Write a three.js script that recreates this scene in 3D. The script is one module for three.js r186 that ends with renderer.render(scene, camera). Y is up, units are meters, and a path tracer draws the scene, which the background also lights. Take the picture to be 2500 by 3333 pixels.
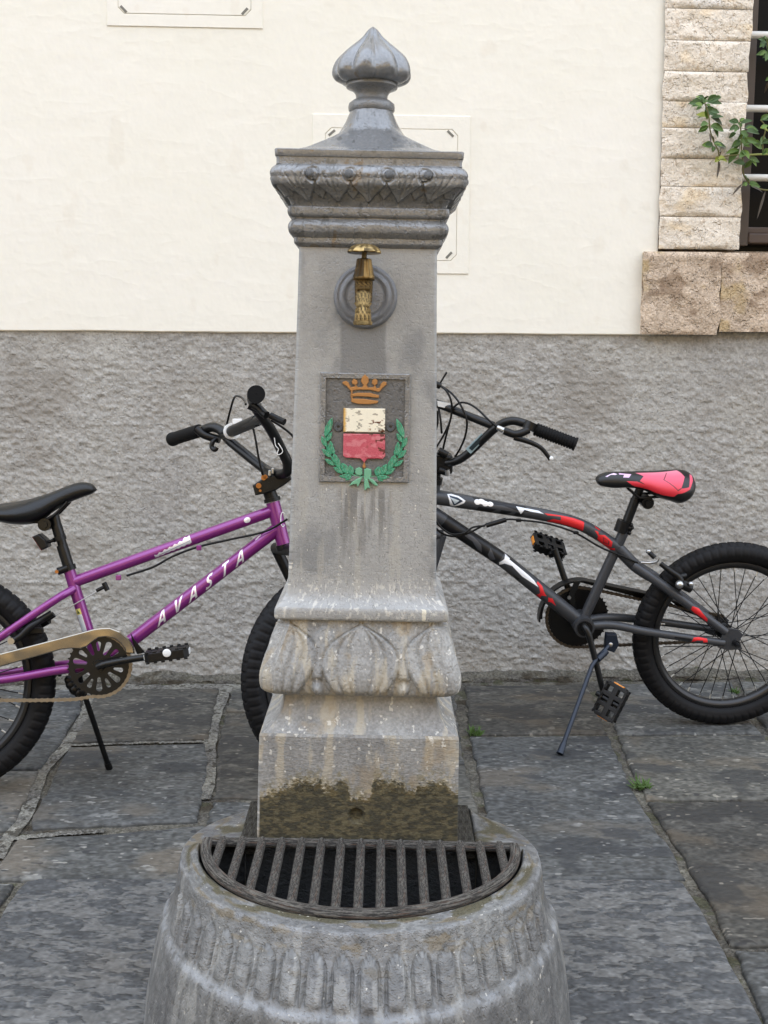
import * as THREE from 'three';
import { mergeGeometries } from 'three/addons/utils/BufferGeometryUtils.js';
import { TextGeometry } from 'three/addons/geometries/TextGeometry.js';
import { FontLoader } from 'three/addons/loaders/FontLoader.js';
import { RoundedBoxGeometry } from 'three/addons/geometries/RoundedBoxGeometry.js';

// ------------------------------------------------------------------ camera, sky, sun, exposure
const scene = new THREE.Scene();
const camera = new THREE.PerspectiveCamera(48.46, 0.75, 0.05, 200);
camera.position.set(0, 0.985, 3.47);
camera.rotation.set(-0.1335, 0, 0.005);
camera.updateMatrixWorld(true);
const renderer = new THREE.WebGLRenderer({ antialias: true });
renderer.toneMapping = THREE.LinearToneMapping;
renderer.toneMappingExposure = 3.1;
renderer.shadowMap.enabled = true;
const SUN = new THREE.Vector3(-0.42, 0.72, -0.66).normalize();
{
  const w = 512, h = 256, d = new Float32Array(w * h * 4);
  for (let j = 0; j < h; j++) for (let i = 0; i < w; i++) {
    const el = ((j + 0.5) / h - 0.5) * Math.PI, k = Math.max(0, Math.sin(el)), t = Math.pow(k, 0.55), o = (j * w + i) * 4;
    d[o] = 0.60 * (1 - t) + 0.80 * t; d[o + 1] = 0.59 * (1 - t) + 0.90 * t; d[o + 2] = 0.57 * (1 - t) + 1.08 * t; d[o + 3] = 1;
    if (el < 0) { d[o] = 0.3; d[o + 1] = 0.3; d[o + 2] = 0.3; }
  }
  const t = new THREE.DataTexture(d, w, h, THREE.RGBAFormat, THREE.FloatType);
  t.mapping = THREE.EquirectangularReflectionMapping; t.magFilter = t.minFilter = THREE.LinearFilter; t.needsUpdate = true;
  scene.background = t; scene.environment = t;
}
const sun = new THREE.DirectionalLight(0xfff1dc, 3.4);
sun.position.copy(SUN).multiplyScalar(30); sun.castShadow = true; sun.shadow.radius = 1;
sun.shadow.mapSize.set(2048, 2048);
Object.assign(sun.shadow.camera, { left: -14, right: 14, top: 14, bottom: -14, near: 1, far: 70 });
scene.add(sun, sun.target);

// ------------------------------------------------------------------ helpers
let seed = 12345;
const rnd = () => { seed = (seed * 1664525 + 1013904223) >>> 0; return seed / 4294967296; };
const rr = (a, b) => a + (b - a) * rnd();
const V = (x, y, z) => new THREE.Vector3(x, y, z);
const clamp = (x, a = 0, b = 1) => Math.min(b, Math.max(a, x));
const sst = (a, b, x) => { const t = clamp((x - a) / (b - a)); return t * t * (3 - 2 * t); };
const mix = (a, b, t) => a + (b - a) * t;
const mixc = (a, b, t) => [mix(a[0], b[0], t), mix(a[1], b[1], t), mix(a[2], b[2], t)];
// periodic value noise
const RT = new Float32Array(65536); { let s = 987; for (let i = 0; i < 65536; i++) { s = (s * 1664525 + 1013904223) >>> 0; RT[i] = s / 4294967296; } }
const lat = (x, y, s) => RT[(x * 7919 + y * 104729 + s * 3571 + ((x * y) & 1023) * 31) & 65535];
function vn(x, y, px, py, s) {
  const xi = Math.floor(x), yi = Math.floor(y), fx = x - xi, fy = y - yi, u = fx * fx * (3 - 2 * fx), v = fy * fy * (3 - 2 * fy);
  const x0 = ((xi % px) + px) % px, x1 = (x0 + 1) % px, y0 = ((yi % py) + py) % py, y1 = (y0 + 1) % py;
  const a = lat(x0, y0, s), b = lat(x1, y0, s), c = lat(x0, y1, s), d = lat(x1, y1, s);
  return (a + (b - a) * u) * (1 - v) + (c + (d - c) * u) * v;
}
function fb(u, v, fx, fy, oct, s) {                                  // u, v in 0..1, tiles
  let t = 0, a = 0.5, n = 0;
  for (let o = 0; o < oct; o++) { t += a * vn(u * fx, v * fy, fx, fy, s + o); n += a; a *= 0.5; fx *= 2; fy *= 2; }
  return t / n;
}
function tex(w, h, fn, srgb = true) {
  const d = new Uint8Array(w * h * 4);
  for (let j = 0; j < h; j++) for (let i = 0; i < w; i++) {
    const c = fn((i + 0.5) / w, (j + 0.5) / h), o = (j * w + i) * 4;
    if (typeof c === 'number') d[o] = d[o + 1] = d[o + 2] = clamp(c, 0, 255); else { d[o] = clamp(c[0], 0, 255); d[o + 1] = clamp(c[1], 0, 255); d[o + 2] = clamp(c[2], 0, 255); }
    d[o + 3] = 255;
  }
  const t = new THREE.DataTexture(d, w, h); t.wrapS = t.wrapT = THREE.RepeatWrapping; t.magFilter = THREE.LinearFilter; t.minFilter = THREE.LinearMipmapLinearFilter; t.generateMipmaps = true;
  if (srgb) t.colorSpace = THREE.SRGBColorSpace; t.needsUpdate = true; return t;
}
function canvasTex(w, h, draw) {
  const c = document.createElement('canvas'); c.width = w; c.height = h; draw(c.getContext('2d'), w, h);
  const t = new THREE.CanvasTexture(c); t.colorSpace = THREE.SRGBColorSpace; t.wrapS = t.wrapT = THREE.RepeatWrapping; t.magFilter = THREE.LinearFilter; return t;
}
const rep = (t, x, y) => { const c = t.clone(); c.repeat.set(x, y); c.needsUpdate = true; return c; };
const mat = (p) => new THREE.MeshPhysicalMaterial(p);
const names = {};
function numbered(n) { const k = names[n] = (names[n] ?? -1) + 1; return k ? n + '_' + String(k).padStart(3, '0') : n; }
function thing(name, label, category, parent = scene) {
  const g = new THREE.Group(); g.name = numbered(name); g.userData = { label, category }; parent.add(g); return g;
}
function part(name, geo, m, parent, label) {
  if (Array.isArray(geo)) geo = merge(geo);
  const o = new THREE.Mesh(geo, m); o.name = name; o.castShadow = o.receiveShadow = true; if (label) o.userData.label = label; parent.add(o); return o;
}
const sub = (name, parent, label) => { const g = new THREE.Group(); g.name = name; if (label) g.userData.label = label; parent.add(g); return g; };
function merge(list) {
  return mergeGeometries(list.map((g) => { const q = g.index ? g.toNonIndexed() : g; for (const k of Object.keys(q.attributes)) if (!['position', 'normal', 'uv'].includes(k)) q.deleteAttribute(k); if (!q.attributes.uv) q.setAttribute('uv', new THREE.BufferAttribute(new Float32Array(q.attributes.position.count * 2), 2)); q.morphAttributes = {}; return q; }));
}
function outward(g) {                                                // turn the faces outward
  const p = g.attributes.position, ix = g.index.array; let s = 0; const a = V(), b = V(), c = V();
  for (let i = 0; i < ix.length; i += 3) { a.fromBufferAttribute(p, ix[i]); b.fromBufferAttribute(p, ix[i + 1]); c.fromBufferAttribute(p, ix[i + 2]); s += a.dot(b.cross(c)); }
  if (s < 0) for (let i = 0; i < ix.length; i += 3) { const t = ix[i + 1]; ix[i + 1] = ix[i + 2]; ix[i + 2] = t; }
  g.computeVertexNormals(); return g;
}
function grid(nr, nc, fn, closed = false, fix = true) {              // rows x columns of points [x, y, z, u, v]
  const pos = [], uv = [], ix = [], m = nc + 1;
  for (let i = 0; i <= nr; i++) for (let j = 0; j <= nc; j++) { const q = fn(i / nr, j / nc, i, j); pos.push(q[0], q[1], q[2]); uv.push(q[3] ?? j / nc, q[4] ?? i / nr); }
  for (let i = 0; i < nr; i++) for (let j = 0; j < nc; j++) { const a = i * m + j; ix.push(a, a + 1, a + m, a + 1, a + m + 1, a + m); }
  const g = new THREE.BufferGeometry(); g.setAttribute('position', new THREE.Float32BufferAttribute(pos, 3)); g.setAttribute('uv', new THREE.Float32BufferAttribute(uv, 2)); g.setIndex(ix);
  if (fix) outward(g); else g.computeVertexNormals();
  if (closed) {                                                      // same normal on both sides of the seam
    const n = g.attributes.normal;
    for (let i = 0; i <= nr; i++) { const a = i * m, b = a + nc, x = n.getX(a) + n.getX(b), y = n.getY(a) + n.getY(b), z = n.getZ(a) + n.getZ(b), l = Math.hypot(x, y, z) || 1; n.setXYZ(a, x / l, y / l, z / l); n.setXYZ(b, x / l, y / l, z / l); }
  }
  return g;
}
// a tube through points; radius a number or f(t); uv: u along 0..1, v round, v = 0.5 faces +z
function tube(pts, rad, { n = 0, rs = 14, smooth = true, caps = true, sq = 1 } = {}) {
  pts = pts.map((p) => (p.isVector3 ? p : V(...p)));
  if (pts.length > 2 && smooth) { const c = new THREE.CatmullRomCurve3(pts, false, 'centripetal'); pts = c.getSpacedPoints(n || (pts.length - 1) * 6); }
  else if (n) { const c = new THREE.LineCurve3(pts[0], pts[pts.length - 1]); pts = c.getSpacedPoints(n); }
  const N = pts.length, R = typeof rad === 'function' ? rad : () => rad, rings = [];
  let ref = V(0, 0, 1); const d0 = pts[1].clone().sub(pts[0]).normalize(); if (Math.abs(d0.z) > 0.9) ref = V(0, 1, 0);
  for (let i = 0; i < N; i++) {
    const t = pts[Math.min(i + 1, N - 1)].clone().sub(pts[Math.max(i - 1, 0)]).normalize();
    const b = ref.clone().addScaledVector(t, -ref.dot(t)).normalize(), c = t.clone().cross(b);
    ref = b; const r = R(i / (N - 1));
    rings.push({ p: pts[i], b, c, r });
  }
  const rows = caps ? [{ ...rings[0], r: 1e-4 }, ...rings, { ...rings[N - 1], r: 1e-4 }] : rings, body = grid(rings.length - 1, rs, (fi, fj, i, j) => {
    const q = rings[i], a = (j / rs - 0.5) * Math.PI * 2, ca = Math.cos(a) * q.r * sq, sa = Math.sin(a) * q.r;
    return [q.p.x + q.b.x * ca + q.c.x * sa, q.p.y + q.b.y * ca + q.c.y * sa, q.p.z + q.b.z * ca + q.c.z * sa, fi, fj];
  }, true);
  if (!caps) return body;
  const cap = (q, s) => { const g = new THREE.CircleGeometry(1, rs); const m = new THREE.Matrix4().makeBasis(q.b.clone().multiplyScalar(q.r * sq), q.c.clone().multiplyScalar(q.r * s), q.b.clone().cross(q.c).multiplyScalar(s)); m.setPosition(q.p); g.applyMatrix4(m); return g; };
  return merge([body, cap(rings[0], -1), cap(rings[N - 1], 1)]);
}
const lathe = (pts, seg = 32) => { const g = new THREE.LatheGeometry(pts.map((p) => new THREE.Vector2(Math.max(p[0], 1e-5), p[1])), seg); return g; };
const ball = (p, r, a = 14, b = 10) => new THREE.SphereGeometry(r, a, b).translate(p.x, p.y, p.z);
const box = (w, h, d, x = 0, y = 0, z = 0, r = 0.002) => (r ? new RoundedBoxGeometry(w, h, d, 2, Math.min(r, w / 2.1, h / 2.1, d / 2.1)) : new THREE.BoxGeometry(w, h, d)).translate(x, y, z);
function plate(pts, depth, bevel = 0.001, holes = []) {              // flat outline given thickness, front face at z = depth
  const s = new THREE.Shape(pts.map((p) => new THREE.Vector2(p.x ?? p[0], p.y ?? p[1])));
  for (const h of holes) s.holes.push(new THREE.Path(h.map((p) => new THREE.Vector2(p.x ?? p[0], p.y ?? p[1]))));
  return new THREE.ExtrudeGeometry(s, { depth: Math.max(depth - 2 * bevel, 1e-4), bevelEnabled: bevel > 0, bevelThickness: bevel, bevelSize: bevel, bevelOffset: -bevel, bevelSegments: 2, curveSegments: 8 }).translate(0, 0, bevel);
}
function orient(g, from, to, side) {                                 // lay a geometry made along +x onto the line from -> to; +z towards side
  const x = to.clone().sub(from).normalize(), z = side.clone().addScaledVector(x, -side.dot(x)).normalize(), y = z.clone().cross(x);
  return g.applyMatrix4(new THREE.Matrix4().makeBasis(x, y, z).setPosition(from));
}
// surveying: the place of a point of the 2500 x 3333 photograph on a real plane (p0, normal)
const FPX = 1666.5 / Math.tan(THREE.MathUtils.degToRad(24.23));
function sight(px, py, p0, nrm) {
  const d = V((px - 1250) / FPX, -(py - 1666.5) / FPX, -1).applyQuaternion(camera.quaternion), c = camera.position;
  return c.clone().addScaledVector(d, p0.clone().sub(c).dot(nrm) / d.dot(nrm));
}
const onGround = (px, py, h = 0) => sight(px, py, V(0, h, 0), V(0, 1, 0));
function surveyor(g) {                                               // (px, py, offset) -> the group's own coordinates on its plane z = offset
  g.updateMatrixWorld(true); const n = V(0, 0, 1).transformDirection(g.matrixWorld);
  return (px, py, off = 0) => g.worldToLocal(sight(px, py, g.localToWorld(V(0, 0, off)), n));
}

// ------------------------------------------------------------------ textures
const T = {};
T.fine = tex(512, 512, (u, v) => 255 * fb(u, v, 24, 24, 4, 3), false);
T.grainy = tex(512, 512, (u, v) => { const a = fb(u, v, 12, 12, 5, 11), b = fb(u, v, 60, 60, 2, 21); return 255 * clamp(0.2 + 0.6 * a + 0.45 * (b - 0.5) - 0.5 * sst(0.66, 0.8, fb(u, v, 40, 40, 2, 5))); }, false);
T.plaster = tex(1024, 1024, (u, v) => {
  const a = fb(u, v, 4, 5, 5, 31) - 0.5, b = fb(u, v, 60, 60, 3, 37) - 0.5, k = sst(0.7, 0.78, fb(u, v, 28, 18, 3, 41));
  return [236 + 6 * a + 4 * b - 3 * k, 232 + 6 * a + 4 * b - 4 * k, 220 + 11 * a + 4 * b - 5 * k];
});
T.plasterB = tex(1024, 1024, (u, v) => 255 * (0.5 * fb(u, v, 12, 16, 5, 31) + 0.3 * fb(u, v, 90, 70, 2, 39) + 0.3 * Math.pow(1 - Math.abs(2 * fb(u, v, 9, 22, 4, 33) - 1), 3)), false);
T.dado = tex(1024, 1024, (u, v) => {
  const a = fb(u, v, 5, 4, 4, 51) - 0.5, b = fb(u, v, 90, 80, 3, 57) - 0.5, c = fb(u, v, 30, 30, 3, 59) - 0.5;
  const st = sst(0.56, 0.74, fb(u, v, 4, 6, 5, 61)), g = fb(u, v, 200, 200, 1, 63) - 0.5; return mixc([161 + 18 * a + 24 * b + 18 * c + 26 * g, 158 + 18 * a + 24 * b + 18 * c + 26 * g, 152 + 15 * a + 24 * b + 18 * c + 26 * g], [134, 128, 119], 0.45 * st);
});
function slate(u, v, s) {
  const st = fb(u, v, 7, 13, 6, s), big = fb(u, v, 3, 3, 3, s + 9), g = fb(u, v, 130, 180, 2, s + 17);
  let c = [84 + 30 * (st - 0.5) + 26 * (big - 0.5) + 64 * (g - 0.5), 84 + 30 * (st - 0.5) + 24 * (big - 0.5) + 64 * (g - 0.5), 81 + 30 * (st - 0.5) + 20 * (big - 0.5) + 64 * (g - 0.5)];
  c = mixc(c, [112, 101, 86], 0.55 * sst(0.56, 0.75, fb(u, v, 6, 8, 4, s + 23)));                     // ochre staining
  c = mixc(c, [56, 57, 58], 0.65 * sst(0.61, 0.68, fb(u, v, 9, 15, 6, s + 29)));                        // dark crusts
  const li = fb(u, v, 14, 26, 5, s + 31); c = mixc(c, [150, 149, 143], 0.6 * sst(0.71, 0.76, li) * sst(0.35, 0.6, fb(u, v, 90, 90, 2, s + 33)));      // pale lichen
  const f = fb(u, v, 60, 120, 2, s + 37); c = mixc(c, [158, 155, 147], 0.8 * sst(0.80, 0.84, f)); c = mixc(c, [44, 44, 46], 0.7 * sst(0.78, 0.84, fb(u, v, 50, 110, 2, s + 41)));
  return c;
}
T.slate = tex(1024, 1024, (u, v) => slate(u, v, 71));
T.slateB = tex(1024, 1024, (u, v) => 255 * (0.55 * fb(u, v, 5, 16, 6, 71) + 0.3 * fb(u, v, 60, 90, 3, 97) + 0.25 * sst(0.60, 0.64, fb(u, v, 8, 16, 5, 100))), false);
const lens = (u, v) => { const w = fb(u, v, 5, 7, 3, 131) - 0.5, q = fb(u + 0.02 * w, v + 0.03 * w, 30, 64, 3, 137), q2 = fb(u, v, 90, 150, 2, 139); return sst(0.42, 0.55, 0.70 * q + 0.30 * q2 + 0.35 * (fb(u, v, 5, 4, 4, 133) - 0.5)); };
T.tooled = tex(1024, 1024, (u, v) => {
  const r = lens(u, v), g = fb(u, v, 120, 150, 2, 143) - 0.5;
  let c = slate(u, v, 171); c = mixc(c, [82, 83, 84], 0.35); c = mixc(c, [66, 68, 71], 0.60 * r); c = mixc(c, [112, 111, 109], 0.55 * (1 - r));
  return [c[0] + 44 * g, c[1] + 44 * g, c[2] + 44 * g];
});
T.tooledB = tex(1024, 1024, (u, v) => 255 * (0.4 * lens(u, v) + 0.3 * fb(u, v, 30, 60, 4, 147) + 0.15 * fb(u, v, 5, 16, 5, 71)), false);
T.mortar = tex(512, 512, (u, v) => { const a = fb(u, v, 8, 8, 4, 151) - 0.5, b = fb(u, v, 90, 90, 2, 157) - 0.5, m = sst(0.55, 0.7, fb(u, v, 5, 5, 4, 159)); let c = [88 + 60 * a + 60 * b, 84 + 60 * a + 60 * b, 75 + 50 * a + 60 * b]; c = mixc(c, [48, 40, 27], 0.8 * m); return mixc(c, [58, 60, 32], 0.45 * sst(0.66, 0.74, fb(u, v, 9, 9, 3, 163))); });
T.pointing = tex(512, 512, (u, v) => { const a = fb(u, v, 8, 8, 5, 151) - 0.5, b = fb(u, v, 110, 110, 2, 157) - 0.5, p = sst(0.62, 0.7, fb(u, v, 40, 40, 3, 161)); return mixc([116 + 70 * a + 70 * b, 113 + 70 * a + 70 * b, 105 + 60 * a + 70 * b], [56, 52, 44], 0.75 * p); });
T.sandstone = tex(1024, 1024, (u, v) => {
  const a = fb(u, v, 5, 5, 5, 181) - 0.5, g = fb(u, v, 130, 130, 2, 187) - 0.5, h = sst(0.55, 0.72, fb(u, v, 4, 6, 4, 191)), p = sst(0.68, 0.74, fb(u, v, 44, 30, 3, 193)), w = sst(0.58, 0.75, fb(u, v, 5, 5, 4, 197));
  let c = [222 + 26 * a + 30 * g, 211 + 26 * a + 30 * g, 195 + 26 * a + 30 * g]; c = mixc(c, [226, 200, 160], 0.5 * h); c = mixc(c, [240, 237, 232], 0.6 * w); return mixc(c, [172, 150, 126], 0.4 * p);
});
T.sillstone = tex(1024, 1024, (u, v) => {
  const a = fb(u, v, 6, 6, 5, 201) - 0.5, g = fb(u, v, 110, 110, 2, 207) - 0.5, d = sst(0.54, 0.68, fb(u, v, 7, 8, 5, 211)), y = sst(0.6, 0.75, fb(u, v, 5, 5, 4, 213));
  let c = [192 + 40 * a + 60 * g, 173 + 38 * a + 58 * g, 152 + 34 * a + 54 * g]; c = mixc(c, [124, 102, 82], 0.55 * d); return mixc(c, [182, 158, 112], 0.6 * y);
});
T.rockB = tex(1024, 1024, (u, v) => 255 * clamp(0.6 * fb(u, v, 10, 14, 6, 221) + 0.35 * fb(u, v, 70, 70, 3, 227) - 0.5 * sst(0.62, 0.72, fb(u, v, 34, 26, 3, 229)) + 0.15), false);
// cast iron under old grey paint: even on top, chalky below
T.iron = tex(1024, 1024, (u, v) => { const a = fb(u, v, 6, 6, 5, 241) - 0.5, b = fb(u, v, 80, 80, 2, 247) - 0.5, k = sst(0.66, 0.74, fb(u, v, 20, 14, 4, 251)); let c = [130 + 24 * a + 16 * b, 131 + 24 * a + 16 * b, 132 + 24 * a + 16 * b]; c = mixc(c, [86, 86, 84], 0.45 * k); return mixc(c, [120, 100, 76], 0.5 * sst(0.74, 0.8, fb(u, v, 12, 12, 4, 253))); });
const chalk = (u, v, s = 0) => {
  const a = fb(u, v, 8, 4, 5, 261 + s) - 0.5, b = fb(u, v, 110, 110, 2, 267) - 0.5, l = sst(0.52, 0.68, fb(u, v, 20, 5, 5, 271 + s)), w = sst(0.73, 0.77, fb(u, v, 40, 34, 4, 273 + s)), o = sst(0.6, 0.75, fb(u, v, 9, 7, 4, 277 + s));
  let c = [140 + 44 * a + 34 * b, 139 + 44 * a + 34 * b, 136 + 42 * a + 34 * b]; c = mixc(c, [178, 168, 148], 0.65 * l); c = mixc(c, [150, 130, 100], 0.4 * o); return mixc(c, [214, 210, 200], 0.7 * w);
};
T.chalk = tex(1024, 1024, (u, v) => chalk(u, v));
T.basin = tex(2048, 512, (u, v) => {
  const a = fb(u, v, 60, 3, 4, 281) - 0.5, b = fb(u, v, 220, 60, 2, 287) - 0.5, big = fb(u, v, 10, 4, 4, 289) - 0.5, w = sst(0.60, 0.7, fb(u, v, 110, 6, 4, 291)), ed = sst(0.6, 0.72, fb(u, v, 50, 26, 4, 293));
  let c = [104 + 26 * a + 38 * b + 30 * big, 104 + 26 * a + 38 * b + 30 * big, 103 + 24 * a + 38 * b + 26 * big]; c = mixc(c, [156, 155, 150], 0.45 * w); c = mixc(c, [110, 94, 66], 0.5 * ed * sst(0.45, 0.7, v)); c = mixc(c, [70, 64, 40], 0.75 * sst(0.45, 0.62, fb(u, v, 40, 12, 4, 297)) * sst(0.73, 0.78, v));
  const worn = Math.exp(-Math.pow((v - 0.40) / 0.016, 2)) + 0.9 * Math.exp(-Math.pow((v - 0.70) / 0.013, 2)); c = mixc(c, [150, 153, 157], 0.6 * clamp(worn) * sst(0.36, 0.56, fb(u, v, 120, 30, 4, 299)));   // bluish highlight painted along the two worn ridges
  const sp = sst(0.86, 0.88, fb(u, v, 260, 70, 2, 301)); return mixc(c, [196, 192, 182], 0.8 * sp);
});
T.rust = tex(512, 512, (u, v) => { const a = fb(u, v, 14, 14, 4, 311), b = fb(u, v, 70, 70, 2, 317); let c = mixc([54, 51, 48], [132, 128, 120], sst(0.40, 0.62, 0.6 * a + 0.4 * b)); c = mixc(c, [96, 62, 44], 0.5 * sst(0.60, 0.70, fb(u, v, 8, 8, 4, 319))); return c; });
// shaft: four faces side by side, the front one (u 0..0.25) carries the stains and drips
T.shaft = tex(2048, 1024, (u, v) => {
  const f = u * 4, s = (f % 1) * 2 - 1, front = f < 1, W = (x, y) => fb(u, v, x, y, 4, 331);
  const a = fb(u, v, 20, 5, 5, 333) - 0.5, b = fb(u, v, 300, 160, 2, 337) - 0.5, scr = fb(u, v, 40, 140, 3, 339) - 0.5;
  let c = [156 + 22 * a + 10 * b + 10 * scr, 156 + 22 * a + 10 * b + 10 * scr, 154 + 22 * a + 10 * b + 10 * scr];
  c = mixc(c, [112, 114, 116], 0.5 * sst(0.55, 0.7, fb(u, v, 14, 6, 5, 341)));
  c = mixc(c, [172, 168, 158], 0.45 * sst(0.52, 0.66, fb(u, v, 60, 6, 5, 343)) * sst(0.75, 0.05, v));       // lime runs
  if (front) {
    const e = 0.05 * (fb(u, v, 120, 16, 4, 351) - 0.5) * 6;
    const wet = sst(0.36, 0.31, Math.abs(s + 0.05) + 0.12 * e) * sst(0.60, 0.63, v) * sst(0.83, 0.78, v); c = mixc(c, [112, 113, 114], 0.7 * wet);                  // damp strip below the tap
    const run = sst(0.5, 0.30, Math.abs(s) + 0.9 * (fb(u, v, 90, 5, 4, 353) - 0.5)) * sst(0.33, 0.26, v) * 0 + sst(0.42, 0.3, Math.abs(s - 0.02) + 0.35 * e) * sst(0.36, 0.34, v);
    c = mixc(c, [102, 101, 99], 0.62 * run * sst(0.36, 0.52, fb(u, v, 90, 5, 5, 357)) * sst(0.12, 0.3, v + 0.2 * (W(60, 20) - 0.5)));                        // dark runs below the plaque
    c = mixc(c, [168, 160, 144], 0.4 * sst(0.58, 0.68, fb(u, v, 150, 5, 4, 359)) * sst(0.42, 0.35, Math.abs(s)) * sst(0.2, 0.3, v) * sst(0.4, 0.33, v));
  }
  if (front && Math.abs(s - 0.74 + 0.02 * (fb(u, v, 90, 60, 2, 369) - 0.5)) < 0.022 - 0.2 * Math.max(0, 0.02 - v) && v > 0.004 && v < 0.036) c = [214, 208, 190];
  const cr = Math.abs(fb(u, v, 180, 50, 3, 361) - 0.5); c = mixc(c, [88, 86, 82], 0.45 * sst(0.02, 0.0, cr) * sst(0.42, 0.3, v));           // crackled paint
  c = mixc(c, [218, 214, 204], 0.85 * sst(0.865, 0.885, fb(u, v, 260, 110, 2, 363)) * sst(0.6, 0.3, v));                            // splashes
  c = mixc(c, [206, 202, 192], 0.6 * sst(0.62, 0.70, fb(u, v, 260, 90, 3, 367)) * sst(0.13, 0.08, v));
  return c;
});
// pedestal block: front face with the algae that the splashing water feeds
T.pedestal = tex(2048, 512, (u, v) => {
  const f = u * 4, s = (f % 1) * 2 - 1, front = f < 1;
  let c = chalk((u * 4) % 1, v * 0.5, 3);
  if (front) {
    const J = fb(u, v, 70, 20, 5, 371) - 0.5, K = fb(u, v, 260, 40, 3, 373) - 0.5;
    let top = 0.57 - 0.16 * sst(0.5, 1.0, -s) - 0.10 * sst(0.86, 1.0, s) + 0.08 * J + 0.12 * K;
    top -= 0.16 * sst(0.15, 0.09, Math.abs(s - 0.02)) + 0.10 * sst(0.08, 0.04, Math.abs(s - 0.53)) + 0.07 * sst(0.10, 0.06, Math.abs(s + 0.29));
    const gg = fb(u, v, 420, 110, 2, 381) - 0.5, al = sst(top + 0.03 + 0.10 * gg, top - 0.035 + 0.10 * gg, v), g = fb(u, v, 300, 90, 3, 375) - 0.5, hh = fb(u, v, 140, 36, 4, 377);
    const m = mixc(mixc([76, 69, 46], [58, 55, 42], sst(0.40, 0.62, hh)), [112, 94, 54], 0.6 * sst(0.12, 0.0, top - v) * sst(0.4, 0.6, fb(u, v, 200, 40, 3, 383)));
    c = mixc(c, [186, 172, 138], 0.6 * sst(0.10, 0.0, v - top) * (1 - al) * sst(0.45, 0.6, fb(u, v, 160, 30, 3, 379)));
    c = mixc(c, [112, 104, 80], 0.55 * (1 - al) * sst(0.42, 0.62, fb(u, v, 260, 40, 4, 385)) * sst(0.15, 0.05, v - top));
    c = mixc(c, [m[0] + 40 * g, m[1] + 40 * g, m[2] + 30 * g], al * (0.86 + 0.14 * sst(0.4, 0.5, hh)));
  }
  return c;
});
T.shield = tex(256, 256, (u, v) => { const n = fb(u, v, 8, 8, 5, 391), g = fb(u, v, 60, 60, 2, 393) - 0.5; let c = [236 + 16 * g, 228 + 16 * g, 206 + 16 * g]; c = mixc(c, [120, 112, 98], 0.6 * sst(0.62, 0.7, n)); c = mixc(c, [84, 44, 24], sst(0.62, 0.68, fb(u, v, 14, 14, 3, 395)) * sst(0.55, 0.75, u) * sst(0.6, 0.4, v)); return mixc(c, [196, 142, 58], 0.8 * sst(0.09, 0.02, u + 0.06 * (n - 0.5))); });
T.shieldRed = tex(256, 256, (u, v) => { const n = fb(u, v, 8, 8, 5, 401), g = fb(u, v, 60, 60, 2, 403) - 0.5; let c = [186 + 30 * g, 82 + 30 * g, 94 + 30 * g]; c = mixc(c, [206, 132, 136], 0.7 * sst(0.5, 0.68, n)); c = mixc(c, [150, 40, 52], 0.6 * sst(0.5, 0.62, fb(u, v, 16, 12, 4, 405)) * sst(0.3, 0.12, v)); return mixc(c, [92, 40, 30], 0.9 * sst(0.66, 0.7, fb(u, v, 9, 9, 3, 407)) * sst(0.5, 0.7, u)); });
T.verdigris = tex(256, 256, (u, v) => { const n = fb(u, v, 8, 8, 5, 411), g = fb(u, v, 60, 60, 2, 413) - 0.5; let c = [66 + 30 * g, 150 + 30 * g, 112 + 30 * g]; c = mixc(c, [128, 172, 140], 0.7 * sst(0.52, 0.66, n)); return mixc(c, [92, 70, 48], 0.7 * sst(0.66, 0.72, fb(u, v, 12, 12, 4, 417))); });
T.brass = tex(256, 256, (u, v) => { const n = fb(u, v, 8, 8, 5, 431); return mixc([176, 150, 100], [84, 71, 50], sst(0.42, 0.66, n)); });
T.gilt = tex(256, 256, (u, v) => { const n = fb(u, v, 14, 14, 4, 421); return mixc([170, 118, 62], [112, 78, 48], sst(0.5, 0.66, n)); });
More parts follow.
